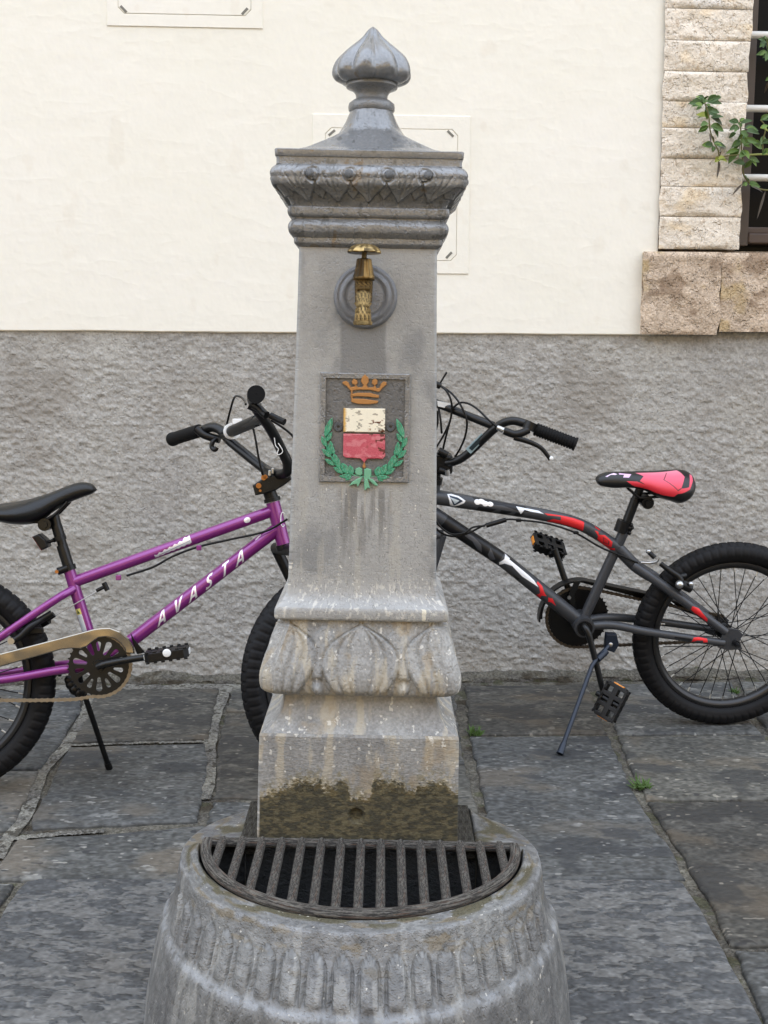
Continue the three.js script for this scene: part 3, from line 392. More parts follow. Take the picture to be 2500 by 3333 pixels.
// ------------------------------------------------------------------ house wall
const house = thing('house', 'cream and grey plastered house front with stone window surround behind fountain and bicycles', 'building');
house.rotation.y = 0.052;
const HW = surveyor(house);
const yDado = (HW(0, 1080).y + HW(2090, 1090).y) / 2, xJ = (HW(2173, 0).x + HW(2136, 808).x) / 2, xJr = (HW(2452, 0).x + HW(2405, 810).x) / 2, ySill = HW(2300, 815).y, WTOP = 8.2;  // WTOP: wall carried on out of view, tall enough to block the sun
{
  const CZ = 0.010, wu = (g) => { const p = g.attributes.position, u = g.attributes.uv; for (let i = 0; i < p.count; i++) u.setXY(i, p.getX(i), p.getY(i) + 0.3 * p.getZ(i)); return g; };
  const B = (x0, x1, y0, y1, z0, z1) => new THREE.BoxGeometry(x1 - x0, y1 - y0, z1 - z0).translate((x0 + x1) / 2, (y0 + y1) / 2, (z0 + z1) / 2);
  const xw = xJr + 1.0, yTopWin = ySill + 1.55;
  // front sheet of cream plaster with its uneven lower edge, then the masonry behind it
  const n = 400, x0 = -7, x1 = xJ - 0.002, front = grid(2, n, (fi, fj) => { const x = mix(x0, x1, fj), e = 0.003 * (fb((x + 7) / 9, 0.5, 60, 2, 4, 501) - 0.5) + 0.0035 * (fb((x + 7) / 9, 0.3, 8, 2, 2, 503) - 0.5), y = fi < 0.1 ? yDado + e : fi < 0.6 ? yDado + e + 0.004 : WTOP, z = fi < 0.1 ? CZ - 0.008 : CZ; return [x, y, z, x, y]; }, false, false);
  part('plaster_wall', [front, wu(B(x0, x1, yDado + 0.01, WTOP, -0.35, CZ - 0.012)), wu(B(x0, x1, 0, yDado + 0.02, -0.35, -0.03)), wu(B(x1, xw, yTopWin, WTOP, -0.35, CZ)), wu(B(xw + 0.32, 7, 0, WTOP, -0.35, CZ)), wu(B(x1, xw + 0.32, 0, ySill - 0.02, -0.35, -0.02)), wu(B(xw, xw + 0.32, yTopWin, WTOP, -0.35, CZ))], M.plaster, house);
  // grey roughcast, really rough
  const dx0 = -1.9, dx1 = 2.1, C = 1080, Rr = 300, rough = (x, y) => {
    const u = ((x + 8) / 1.2) % 1, v = (y + 1) / 1.2 % 1, q = fb(u, v, 66, 92, 2, 511), w = fb(u + 0.3 * q / 66, v, 84, 128, 1, 517), l = fb(u, v, 8, 10, 3, 521), z = 0.55 + 0.9 * fb(u, v, 6, 7, 2, 527);
    return z * (0.0028 * (q - 0.5) + 0.0036 * (Math.abs(w - 0.5) * -1.2 + 0.2) + 0.0011 * sst(0.56, 0.62, q)) + 0.0022 * (l - 0.5);
  };
  const edge = (x) => yDado + 0.006 + 0.035 * sst(xJ + 0.14, xJ + 0.24, x), d = grid(Rr, C, (fi, fj) => { const x = mix(dx0, dx1, fj), y = mix(-0.02, edge(x), fi); return [x, y, rough(x, y) * sst(1.003, 0.985, fi) + 0.004 * sst(0.05, 0.0, fi) * fb(fj, 0.2, 90, 2, 4, 523), x, y]; }, false, false);
  part('dado', [d, wu(B(-7, dx0, -0.02, yDado, -0.3, 0.001)), wu(B(dx1, 7, -0.02, yDado, -0.3, 0.001))], M.dado, house);
  // crumbled mortar along the foot of the wall
  const ft = grid(14, 500, (fi, fj) => { const x = mix(-1.9, 1.9, fj), a = fi * Math.PI / 2, r = 0.012 + 0.05 * fb(fj, 0.2, 40, 2, 5, 531) * (x < 0.1 ? 1 : 0.7); return [x, -0.012 + Math.sin(a) * r * (0.55 + 0.5 * fb(fj, fi, 160, 5, 3, 533)), Math.cos(a) * (r + 0.025) * (0.75 + 0.5 * fb(fj, fi, 120, 4, 3, 535)), x, fi * 0.08]; }, false, false);
  part('mortar_skirting', ft, M.mortar, house).userData.kind = 'stuff';
  // meter hatches flush in the plaster
  function hatch(x0, x1, y0, y1, dx0, dx1, dy0, dy1, slots, lab) {
    const g = sub('meter_hatch', house, lab), c = 0.017, p = (o) => [[dx0 + c - o, dy0 - o], [dx1 - c + o, dy0 - o], [dx1 + o, dy0 + c - o], [dx1 + o, dy1 - c + o], [dx1 - c + o, dy1 + o], [dx0 + c - o, dy1 + o], [dx0 - o, dy1 - c + o], [dx0 - o, dy0 + c - o]];
    const fr = plate([[x0, y0], [x1, y0], [x1, y1], [x0, y1]], 0.004, 0.0012, [p(0.0012)]); const u = (q) => { const a = q.attributes.position, b = q.attributes.uv; for (let i = 0; i < a.count; i++) b.setXY(i, a.getX(i), a.getY(i)); return q; };
    part('hatch_frame', u(fr).translate(0, 0, CZ - 0.001), M.hatch, g); part('hatch_recess', plate(p(0.0012), 0.001, 0).translate(0, 0, CZ - 0.0004), M.groove, g); part('hatch_door', u(plate(p(-0.0004), 0.003, 0.0008)).translate(0, 0, CZ + 0.0002), M.hatch, g);
    for (const [sx, sy, a] of slots) part('slot', box(0.024, 0.007, 0.002, 0, 0, 0, 0).rotateZ(a).translate(sx, sy, CZ + 0.0030), M.slot, g);
  }
  const a = HW(1017, 371, CZ), b = HW(1524, 892, CZ), c = HW(1060, 417, CZ), d2 = HW(1484, 849, CZ), q1 = HW(1080, 433, CZ), q2 = HW(1466, 436, CZ), q3 = HW(1461, 831, CZ);
  hatch(a.x, b.x, b.y, a.y, c.x, d2.x, d2.y, c.y, [[q1.x, q1.y, 0.7], [q2.x, q2.y, -0.75], [q3.x, q3.y, 0.8], [q1.x, q3.y, -0.75]], 'cream meter hatch behind the fountain finial');
  const e1 = HW(347, 0, CZ), e2 = HW(855, 94, CZ), f1 = HW(385, 0, CZ), f2 = HW(817, 52, CZ), s1 = HW(403, 31, CZ), s2 = HW(797, 38, CZ);
  hatch(e1.x, e2.x, e2.y, e2.y + 0.5, f1.x, f2.x, f2.y, f2.y + 0.42, [[s1.x, s1.y, -0.8], [s2.x, s2.y, 0.8]], 'cream meter hatch cut off by the top edge');
  // rough stones of the window surround
  function rock(x0f, x1f, y0, y1, zf, back, m, name, s, rough2 = 1) {
    const nx = 56, ny = 34, jitter = (k) => 0.004 * rough2 * (fb((k * 0.37 + s * 0.13) % 1, 0.5, 12, 2, 3, 541) - 0.5) * 2;
    const f = grid(ny, nx, (fi, fj) => {
      const y = mix(y0, y1, fi), X0 = x0f(y) + jitter(y * 4), X1 = x1f(y) + jitter(y * 4 + 3) * 1.5, x = mix(X0, X1, fj), ex = Math.min(fj, 1 - fj) * (X1 - X0), ey = Math.min(fi, 1 - fi) * (y1 - y0), m2 = sst(0, 0.008, ex) * sst(0, 0.004, ey), bo = sst(0.015, 0.05, ex) * sst(0.001, 0.012, ey);
      const u = ((x + 3) / 1.1 + s * 0.17) % 1, v = ((y + 3) / 1.1 + s * 0.31) % 1, n2 = fb(u, v, 9, 12, 5, 547) - 0.5, n3 = fb(u, v, 30, 34, 3, 549) - 0.5;
      return [x, y, back + (zf - back) * (m2 > 0 ? 1 : 0) + (m2 - 1) * 0.0028 * (zf > 0 ? 1 : 1) + (0.005 * bo * (0.5 + n2 * 1.6) + 0.010 * n2 + 0.007 * n3) * rough2 * m2, x + s * 0.37, y + s * 0.21];
    }, false, false);
    const side = wu(B((x0f(y0) + x0f(y1)) / 2 + 0.004, (x1f(y0) + x1f(y1)) / 2 - 0.004, y0 + 0.001, y1 - 0.001, -0.13, zf - 0.016));
    part(name, [f, side], m, house);
  }
  const lerpx = (p, q) => (y) => mix(p.x, q.x, (y - q.y) / (p.y - q.y)), Lx = lerpx(HW(2173, 0, 0.02), HW(2138, 808, 0.02)), rp = [[2452, 0], [2448, 106], [2435, 213], [2430, 334], [2417, 506], [2412, 658], [2405, 810]].map(([x, y]) => HW(x, y, 0.02));
  const Rx = (y) => { if (y >= rp[0].y) return rp[0].x; for (let i = 0; i < rp.length - 1; i++) if (y >= rp[i + 1].y) return mix(rp[i + 1].x, rp[i].x, (y - rp[i + 1].y) / (rp[i].y - rp[i + 1].y)); return rp[6].x; };
  const js = [812, 706, 608, 517, 417, 331, 233, 132, 29].map((y) => HW(2290, y, 0.02).y); for (let i = 0; i < 5; i++) js.push(js[js.length - 1] + 0.096);
  for (let i = 0; i < js.length - 1; i++) rock((y) => Math.max(Lx(Math.min(y, rp[0].y)), 0), Rx, js[i] + 0.0008, js[i + 1] - 0.0008, 0.024, 0.024, M.sandstone, 'jamb_stone', i + 1);
  const t0 = HW(2096, 817, 0.035), b0 = HW(2086, 1088, 0.035), j1 = HW(2349, 900, 0.035), cx = (v) => () => v;
  rock(lerpx(t0, b0), cx(j1.x - 0.001), b0.y, t0.y - 0.001, 0.036, 0.036, M.sill, 'sill_stone', 21, 1.3);
  rock(cx(j1.x + 0.001), cx(j1.x + 0.42), HW(2420, 1080, 0.035).y, t0.y - 0.002, 0.034, 0.034, M.sill, 'sill_stone', 24, 1.3); rock(cx(j1.x + 0.422), cx(xw + 0.32), HW(2420, 1082, 0.035).y, t0.y - 0.001, 0.036, 0.036, M.sill, 'sill_stone', 29, 1.3);
  for (let i = 0; i < 4; i++) rock(cx(xw), cx(xw + 0.318), ySill + i * 0.4 + 0.001, ySill + i * 0.4 + 0.399, 0.024, 0.024, M.sandstone, 'jamb_stone', 31 + i);
  // window: frame, dark pane, three white bars
  const fz = -0.10, g1 = HW(2470, 0, fz), g2 = HW(2435, 790, fz), xf = (g1.x + g2.x) / 2, yr0 = HW(2460, 800, fz).y, yr1 = HW(2460, 752, fz).y;
  part('window_frame', [box(0.20, yTopWin - yr0, 0.05, xf - 0.10, (yTopWin + yr0) / 2, fz - 0.025), box(0.06, yTopWin - yr0, 0.05, xw - 0.01, (yTopWin + yr0) / 2, fz - 0.025), box(xw - xf, 0.05, 0.05, (xw + xf) / 2, yTopWin - 0.02, fz - 0.025)], M.windowFrame, house);
  part('window_rail', [box(xw - xf - 0.04, yr1 - yr0 - 0.012, 0.05, (xw + xf) / 2 - 0.02, (yr1 + yr0) / 2, fz - 0.022, 0.006), box(xw - xf - 0.04, 0.02, 0.03, (xw + xf) / 2 - 0.02, yr1 + 0.004, fz - 0.03, 0.004)], M.windowRail, house);
  part('window_pane', new THREE.BoxGeometry(xw - xf + 0.1, yTopWin - ySill + 0.1, 0.006).translate((xw + xf) / 2, (yTopWin + ySill) / 2 - 0.02, fz - 0.052), M.pane, house);
  part('window_reveal', new THREE.BoxGeometry(xw - xJr + 0.4, 0.02, 0.14).translate((xw + xJr) / 2, ySill - 0.012, -0.07), M.sill, house);
  for (const y of [114, 354, 579]) { const p = HW(2460, y, -0.03); part('window_bar', tube([[xJr - 0.06, p.y, -0.03], [xw + 0.04, p.y + 0.004, -0.03]], 0.0105, { n: 8 }), M.whiteBar, house); }
}
// unseen building across the square, placed to light the shaded side; shows in chrome
{
  const o = new THREE.Group(); o.name = 'unseen_opposite_building'; o.userData = { kind: 'structure' }; scene.add(o);
  const wallM = mat({ color: 0xc9b084, roughness: 0.95, bumpMap: rep(T.plasterB, 0.5, 0.5), bumpScale: 0.004 }), sh = mat({ color: 0x3d5240, roughness: 0.7 }), dk = mat({ color: 0x15161a, roughness: 0.3 }), rf = mat({ color: 0x9a5b41, roughness: 0.9 });
  part('wall', new THREE.BoxGeometry(26, 7.2, 0.5).translate(0, 3.6, 13.25), wallM, o); part('roof', new THREE.BoxGeometry(27, 0.25, 1.6).translate(0, 7.32, 13.2), rf, o);
  for (let i = -4; i <= 4; i++) for (const y of [1.7, 4.8]) { part('window', new THREE.BoxGeometry(1, 1.6, 0.06).translate(i * 2.7 + 0.6, y, 12.98), dk, o); for (const s of [-1, 1]) part('shutter', new THREE.BoxGeometry(0.5, 1.65, 0.05).translate(i * 2.7 + 0.6 + s * 0.76, y, 12.96), sh, o); }
}

// ------------------------------------------------------------------ fountain
const fountain = thing('drinking_fountain', 'grey cast iron drinking fountain with brass tap, painted town crest and round basin', 'fountain');
fountain.position.set(-0.0415, 0, 1.70); fountain.rotation.z = -0.0146;
const FW = surveyor(fountain);
// square plan loft: rows [y, half width, (squareness)], corner radius cr, relief(face s -1..1, y, side) along the normal
function sqLoft(rows, { cr = 0.006, n = 8, relief = null, sub: sb = 1, uv = 'metric', v0 = 0, v1 = 1 } = {}) {
  if (sb > 1) { const c = new THREE.CatmullRomCurve3(rows.map((r) => V(r[1], r[0], r[2] ?? 1)), false, 'centripetal'); rows = c.getSpacedPoints(sb).map((p) => [p.y, p.x, p.z]); }
  const tpl = [];
  for (let k = 0; k < 4; k++) { for (let i = 0; i <= n; i++) tpl.push([k, -1 + 2 * i / n, 0]); for (let a = 1; a < 4; a++) tpl.push([k, 1, a * Math.PI / 8]); }
  tpl.push([4, -1, 0]); const L = [0]; for (let i = 1; i < rows.length; i++) L.push(L[i - 1] + Math.hypot(rows[i][0] - rows[i - 1][0], rows[i][1] - rows[i - 1][1]));
  return grid(rows.length - 1, tpl.length - 1, (fi, fj, i, j) => {
    const [y, hw, q = 1] = rows[i], [k, s, a] = tpl[j], c = Math.max(hw - cr, 0.0005), r = Math.min(cr, hw);
    let x = s * c + r * Math.sin(a), z = c + r * Math.cos(a), nx = Math.sin(a), nz = Math.cos(a);
    if (q < 1) { const th = (s * Math.PI / 4) + (a ? a - 0 : 0) * 0, ang = Math.atan2(x, z); x = mix(Math.sin(ang) * hw, x, q); z = mix(Math.cos(ang) * hw, z, q); }
    let yy = y; if (relief) { const d = relief(s, y, k % 4, fi), p0 = rows[Math.max(i - 1, 0)], p1 = rows[Math.min(i + 1, rows.length - 1)], dy = p1[0] - p0[0], dh = p1[1] - p0[1], ll = Math.hypot(dy, dh) || 1; x += nx * d * dy / ll; z += nz * d * dy / ll; yy -= d * dh / ll; }
    const C = Math.cos(k * Math.PI / 2), S = Math.sin(k * Math.PI / 2);                // k = 0 front, 1 right ...
    const u = uv === 'face' ? (k + (s + 1) / 2 * 0.998 + (a ? 0.001 : 0)) / 4 : k * 0.32 + s * hw + a * (cr + 0.01), v = uv === 'face' ? mix(v0, v1, L[i] / L[L.length - 1]) : y + 0.0 * L[i];
    return [x * C + z * S, yy, -x * S + z * C, u, uv === 'face' ? v : L[i] + rows[0][0]];
  }, false);
}
{
  // pedestal: plain block, splayed shoulder
  const hole = (s, y, k) => (k === 0 ? -0.007 * sst(0.0122, 0.0092, Math.hypot(s * 0.149 + 0.002, y - 0.310)) : 0) + (0.0006 * (fb((s + 1) / 2, y * 2, 9, 9, 3, 601) - 0.5));
  part('pedestal', [sqLoft([[0.02, 0.1505], [0.2, 0.150], [0.279, 0.1502], [0.43, 0.1480]], { uv: 'face', v0: -1.60, v1: 0.985, n: 170, sub: 230, relief: hole, cr: 0.004 }), sqLoft([[0.43, 0.1480], [0.434, 0.1455]], { uv: 'face', v0: 0.985, v1: 1, n: 12, cr: 0.004 }), sqLoft([[0.434, 0.1455], [0.441, 0.136], [0.452, 0.1255], [0.465, 0.119], [0.482, 0.1158], [0.492, 0.1158]], { n: 14, sub: 20, cr: 0.004 })].slice(0, 2), M.pedestal, fountain);
  part('pedestal_neck', sqLoft([[0.434, 0.1455], [0.441, 0.136], [0.452, 0.1255], [0.465, 0.119], [0.482, 0.1158], [0.492, 0.1158]], { n: 14, sub: 20, cr: 0.004 }), M.chalk, fountain);
  // leaf moulding
  const leafW = [[0, 0.24], [0.1, 0.30], [0.2, 0.36], [0.31, 0.415], [0.42, 0.44], [0.53, 0.445], [0.64, 0.42], [0.72, 0.37], [0.80, 0.29], [0.88, 0.16], [0.97, 0.0], [1.1, 0]];
  const lw = (t) => { for (let i = 0; i < leafW.length - 1; i++) if (t <= leafW[i + 1][0]) return mix(leafW[i][1], leafW[i + 1][1], (t - leafW[i][0]) / (leafW[i + 1][0] - leafW[i][0])); return 0; };
  const leafRelief = (s, y) => {
    const t = (y - 0.488) / 0.110, big = Math.min(Math.abs(s), Math.abs(1 - Math.abs(s))), W = lw(t), inB = sst(W + 0.012, W - 0.022, big);
    const sm = Math.abs(Math.abs(s) - 0.5), ws = 0.025 + 0.12 * sst(0.97, 0.76, t) * sst(0.15, 0.72, t), inS = sst(ws + 0.02, ws - 0.02, sm) * (t < 0.95 ? 1 : 0);
    const an = big / Math.max(W, 0.02), vein = -0.0030 * (sst(0.10, 0.0, Math.abs(an - 0.30 - 0.1 * t)) + sst(0.10, 0.0, Math.abs(an - 0.66))) * sst(1, 0.8, t) + 0.0012 * sst(0.12, 0, an);
    const knob = 0.006 * sst(0.075, 0.03, Math.hypot(sm, (t - 0.12) * 0.8)) - 0.004 * sst(0.05, 0, Math.abs(Math.hypot(sm, (t - 0.12) * 0.8) - 0.10));
    return (0.0062 * inB + 0.0042 * inS * (1 - inB) + 1.2 * vein * inB + 1.1 * knob - 0.0030 * sst(0.03, 0, Math.abs(big - W - 0.015))) * sst(1.08, 0.98, t) * sst(0.0, 0.14, t) + 0.0012 * (fb((s + 1) / 2, (y * 3) % 1, 14, 30, 3, 611) - 0.5);
  };
  part('leaf_moulding', sqLoft([[0.487, 0.112], [0.4885, 0.129], [0.494, 0.1375], [0.503, 0.1415], [0.516, 0.1425], [0.532, 0.1395], [0.553, 0.1325], [0.574, 0.126], [0.591, 0.1205], [0.602, 0.1215]], { n: 110, sub: 90, relief: leafRelief, cr: 0.014 }), M.chalk, fountain);
  // shaft with its foot
  const HS = (y) => mix(0.1102, 0.0990, (y - 0.664) / 0.48);
  part('shaft', [sqLoft([[0.602, 0.1265], [0.604, 0.1282], [0.617, 0.1284], [0.6205, 0.1270]], { uv: 'face', v0: 0.0, v1: 0.035, n: 60, cr: 0.004, sub: 10 }), sqLoft([[0.6205, 0.1270], [0.628, 0.1195], [0.638, 0.1142], [0.650, 0.1115], [0.664, 0.1102]], { uv: 'face', v0: 0.035, v1: 0.11, n: 30, sub: 20, cr: 0.005 }), sqLoft([[0.664, 0.1102], [1.150, 0.0989]], { uv: 'face', v0: 0.11, v1: 1, n: 40, sub: 60, cr: 0.005, relief: (s, y, k) => 0.0012 * (fb((s + 1) / 2, y % 1, 5, 7, 4, 621) - 0.5) })], M.shaft, fountain);
  // capital
  const P = 0.41, capRelief = (s, y, k) => {
    const c = Math.abs(((s / P + 0.5) % 1 + 1) % 1 * 2 - 1);                         // 0 midway between two balls, 1 at the balls
    const m = 1 - c, ballD = m, tipD = c;                                        // distance (half periods) to ball / to tip
    const v = (1.2300 - y) / 0.0255;                                              // 0 under the bulge, 1 at the tips
    const edge = sst(1.0, 0.93, Math.abs(s));
    let d = 0;
    if (v > -0.25 && v < 1.25) {
      const big = (1 - clamp(v, 0, 1)) - (1 - ballD) , inBig = sst(-0.03, 0.04, big) , small = (0.86 - v) - ballD * 1.0 + 0.0, inSm = sst(-0.03, 0.04, small);
      const fade = sst(-0.25, 0.05, v) * sst(1.2, 1.02, v);
      d += fade * Math.max(0.0050 * inBig - 0.0016 * sst(0.08, 0, Math.abs(ballD - 1)), 0.0026 * inSm) - 0.0022 * fade * (sst(0.07, 0.0, Math.abs(big)) + 0.7 * (big < 0.02 ? sst(0.07, 0, Math.abs(small)) : 0));
    }
    d -= v > -0.9 && v < 0.2 ? 0.0020 * sst(0.07, 0, Math.abs(ballD - 0.34 - 0.4 * (v + 0.9))) * sst(-0.9, -0.6, v) : 0;
    const bz = (y - 1.2405) / 0.0125, R = Math.hypot(ballD * P / 2 * 0.139 * 1, y - 1.2405);
    const ring = Math.abs(R - 0.0098); d -= 0.0036 * sst(0.0024, 0, ring) * edge; if (Math.abs(bz) < 1.3) d -= 0.0016 * sst(0.10, 0, c) * sst(1.3, 0.7, Math.abs(bz)) * edge;
    return d + 0.0012 * (fb((s + 1) / 2, (y * 4) % 1, 20, 22, 3, 631) - 0.5);
  };
  const cap = sub('capital', fountain);
  part('bulge_moulding', [sqLoft([[1.198, 0.110], [1.2005, 0.1105], [1.206, 0.1130], [1.2115, 0.1168], [1.2190, 0.1218], [1.2240, 0.1270], [1.2290, 0.1325], [1.2345, 0.1372], [1.2405, 0.1390], [1.2460, 0.1376], [1.2508, 0.1340], [1.2535, 0.1305]], { n: 150, sub: 90, relief: capRelief, cr: 0.010 }), sqLoft([[1.2535, 0.1305], [1.2560, 0.1300], [1.2640, 0.1302]], { n: 12, cr: 0.005 })], M.iron, cap);
  part('band_moulding', [sqLoft([[1.1835, 0.1095], [1.1850, 0.1130], [1.1880, 0.1148], [1.1950, 0.1150], [1.1985, 0.1140], [1.1995, 0.109]], { n: 30, sub: 24, cr: 0.006, relief: (s, y) => 0.0012 * (fb((s + 1) / 2, y * 9 % 1, 12, 12, 3, 641) - 0.5) }), sqLoft([[1.1560, 0.1075], [1.1590, 0.1102], [1.1635, 0.1138], [1.1690, 0.1150], [1.1740, 0.1144], [1.1785, 0.1120], [1.1820, 0.1095], [1.1838, 0.1095]], { n: 40, sub: 40, cr: 0.008, relief: (s, y) => 0.0014 * (fb((s + 1) / 2, y * 9 % 1, 14, 12, 3, 643) - 0.5) }), sqLoft([[1.1430, 0.0990], [1.1455, 0.1030], [1.1480, 0.1060], [1.1535, 0.1066], [1.1563, 0.1066]], { n: 30, sub: 16, cr: 0.006 })], M.iron, cap);
  for (let k = 0; k < 4; k++) for (let i = -2; i < 2; i++) { const s = (i + 0.5) * P * 0.134, g = new THREE.SphereGeometry(0.0062, 16, 12).scale(1, 1, 0.9); g.translate(s, 1.2405, 0.1375); g.rotateY(k * Math.PI / 2); part('boss', g, M.iron, cap); }
  // cap plate and swept roof
  part('cap', [sqLoft([[1.2635, 0.10], [1.2637, 0.1300], [1.2645, 0.1318], [1.2730, 0.1322], [1.2743, 0.1312], [1.2746, 0.1255]], { n: 20, cr: 0.004, relief: (s, y) => 0.0008 * (fb((s + 1) / 2, y * 5 % 1, 9, 6, 3, 651) - 0.5) }), sqLoft([[1.2745, 0.1250, 1], [1.2765, 0.1120, 1], [1.2795, 0.1015, 1], [1.2840, 0.0915, 1], [1.2910, 0.0805, 0.95], [1.3000, 0.0685, 0.8], [1.3100, 0.0575, 0.5], [1.3220, 0.0470, 0.2], [1.3370, 0.0385, 0.05], [1.3470, 0.0340, 0], [1.3515, 0.032, 0]], { n: 26, sub: 60, cr: 0.004, relief: (s, y) => 0.0011 * (fb((s + 1) / 2, y * 5 % 1, 7, 16, 4, 653) - 0.5) })], M.ironCap, fountain);
  // finial: ring, neck, collar, lobed bud
  const prof = [[0.030, 1.349], [0.032, 1.3505], [0.0345, 1.3540], [0.0350, 1.3582], [0.0342, 1.3630], [0.0300, 1.3665], [0.0282, 1.3678], [0.0240, 1.3690], [0.0236, 1.3720], [0.0240, 1.3760], [0.0268, 1.3805], [0.0325, 1.3845], [0.0380, 1.3862], [0.0386, 1.3880], [0.0386, 1.3950], [0.030, 1.3956]];
  const bud = [[0.030, 1.3925], [0.0455, 1.3930], [0.0560, 1.3980], [0.0600, 1.4055], [0.0588, 1.4157], [0.0532, 1.4267], [0.0420, 1.4376], [0.0280, 1.4486], [0.0150, 1.4600], [0.0072, 1.4695], [0.0006, 1.4742]];
  const bc = new THREE.CatmullRomCurve3(bud.map((p) => V(p[0], p[1], 0)), false, 'centripetal').getSpacedPoints(60);
  part('finial', [lathe(prof, 48), grid(60, 180, (fi, fj, i) => { const p = bc[i], a = fj * Math.PI * 2, l = Math.abs(Math.sin((a - 0.13) * 4.5)), k = sst(0.12, 0.8, fi + 0.25) * sst(1.0, 0.72, fi), r = p.x * (1 - 0.20 * k * (1 - l)); return [Math.sin(a) * r, p.y, Math.cos(a) * r, fj * 0.36, p.y]; }, true)], M.ironCap, fountain);
  // rosette behind the tap
  const onShaft = new THREE.Group(); const PL = { y: 0, tilt: Math.atan(0.0112 / 0.48) };
  const fz = (y) => HS(y) + 0.0002;
  const seat = (g, x, y) => g.rotateX(-PL.tilt).translate(x, y, fz(y));
  const rc = FW(1190, 966, HS(1.06));
  part('tap_rosette', seat(lathe([[0.0, 0.010], [0.0255, 0.010], [0.0265, 0.0085], [0.029, 0.0085], [0.0305, 0.0105], [0.0335, 0.0115], [0.0365, 0.009], [0.0385, 0.0062], [0.0405, 0.0078], [0.0430, 0.0072], [0.0455, 0.003], [0.0460, -0.002]], 56).rotateX(Math.PI / 2), rc.x, rc.y), M.roseDark, fountain);
  // brass tap
  const tap = sub('tap', fountain, 'brass tap with fluted bonnet and wheel handle'), tz = fz(rc.y) + 0.040, Q = (px, py) => FW(px, py, tz);
  const hd = Q(1186, 810), s1 = Q(1186, 842), b1 = Q(1184, 913), bx = hd.x;
  const flute = (rows, nf, amp, mod) => grid(rows.length - 1, 96, (fi, fj, i) => { const a = fj * Math.PI * 2, q = rows[i], r = Math.max(q[0] * (1 + (q[2] ?? 1) * amp * Math.cos(a * nf)), 1e-5); return [Math.sin(a) * r + bx, q[1], Math.cos(a) * r + tz, fj * 0.2, q[1]]; }, true);
  const hy = FW(1186, 824, tz).y, top = FW(1186, 793, tz).y;
  part('wheel_handle', flute([[0.002, top, 0], [0.010, top - 0.0010, 0.5], [0.016, top - 0.0032], [0.0205, top - 0.0066], [0.0232, top - 0.0110], [0.0236, hy, 0.7], [0.021, hy - 0.0006, 0], [0.002, hy + 0.002, 0]], 10, 0.055), M.brass, tap);
  part('spindle', new THREE.CylinderGeometry(0.0036, 0.0036, 0.02, 16).translate(bx, hy - 0.005, tz), M.brass, tap);
  const by = b1.y; part('bonnet', [flute([[0.003, s1.y + 0.0002, 0], [0.0088, s1.y, 0.3], [0.0098, s1.y - 0.0010, 1], [0.0105, s1.y - 0.006], [0.0120, s1.y - 0.016], [0.0142, by + 0.0055, 1], [0.0150, by + 0.0042, 0], [0.0152, by, 0], [0.004, by - 0.0002, 0]], 12, 0.06)], M.oldBrass, tap);
  const my = FW(1184, 950, tz).y, sy = FW(1184, 1055, tz).y; part('valve_body', [tube([[bx, by + 0.001, tz], [bx, my - 0.014, tz]], (t) => 0.0128 - 0.0008 * t, { n: 6, rs: 24 }), tube([[bx, my - 0.008, fz(rc.y) + 0.004], [bx, my - 0.008, tz]], 0.011, { n: 4, rs: 20 }), tube([[bx - 0.009, my + 0.004, tz + 0.0118], [bx + 0.009, my + 0.004, tz + 0.0118]], 0.0028, { n: 4 })], M.oldBrass, tap);
  part('spout', [tube([[bx, my - 0.004, tz - 0.002], [bx, my - 0.009, tz + 0.010], [bx, my - 0.019, tz + 0.020], [bx, my - 0.030, tz + 0.025], [bx, sy, tz + 0.025]], (t) => 0.0100 + 0.0012 * Math.sin(t * 9) + 0.0008 * t, { rs: 24, n: 30 }), lathe([[0.0125, 0], [0.0135, 0.0012], [0.0135, 0.0045], [0.0118, 0.006], [0.009, 0.006], [0.0085, 0]], 28).translate(bx, sy - 0.002, tz + 0.025), ...[-1, 1].map((s) => ball(V(bx + s * 0.0066, my - 0.028, tz + 0.0300), 0.0046, 12, 10).scale(1, 1, 1)), ...[-1, 1].map((s) => tube([[bx + s * 0.002, my - 0.019, tz + 0.0300], [bx + s * 0.007, my - 0.021, tz + 0.0305], [bx + s * 0.0105, my - 0.017, tz + 0.026]], 0.0018))], M.brass, tap);
  // plaque with the crest: crown, shield, laurel
  const plq = sub('crest_plaque', fountain, 'painted crest: crown over a white and red shield in a green laurel wreath'); plq.rotation.x = -PL.tilt; { const y0 = FW(1190, 1390, HS(0.88)).y; plq.position.set(0, y0, fz(y0)); }
  const PWs = surveyor(plq), z3 = (x, y, o = 0) => { const p = PWs(1030 + x / 5.184, 1200 + y / 5.184, 0.004); return [p.x, p.y]; };
  const rect = (a, b, c, d) => [z3(...a), z3(...b), z3(...c), z3(...d)];
  const pm = M.slab;
  part('plaque_frame', plate(rect([68, 60], [1592, 92], [1556, 1922], [42, 1908]), 0.0045, 0.0014, [rect([146, 135], [1520, 165], [1482, 1842], [118, 1826])]), M.shaftPlain ?? M.iron, plq);
  part('plaque_field', plate(rect([140, 128], [1526, 158], [1488, 1848], [112, 1832]), 0.0016, 0), pm, plq);
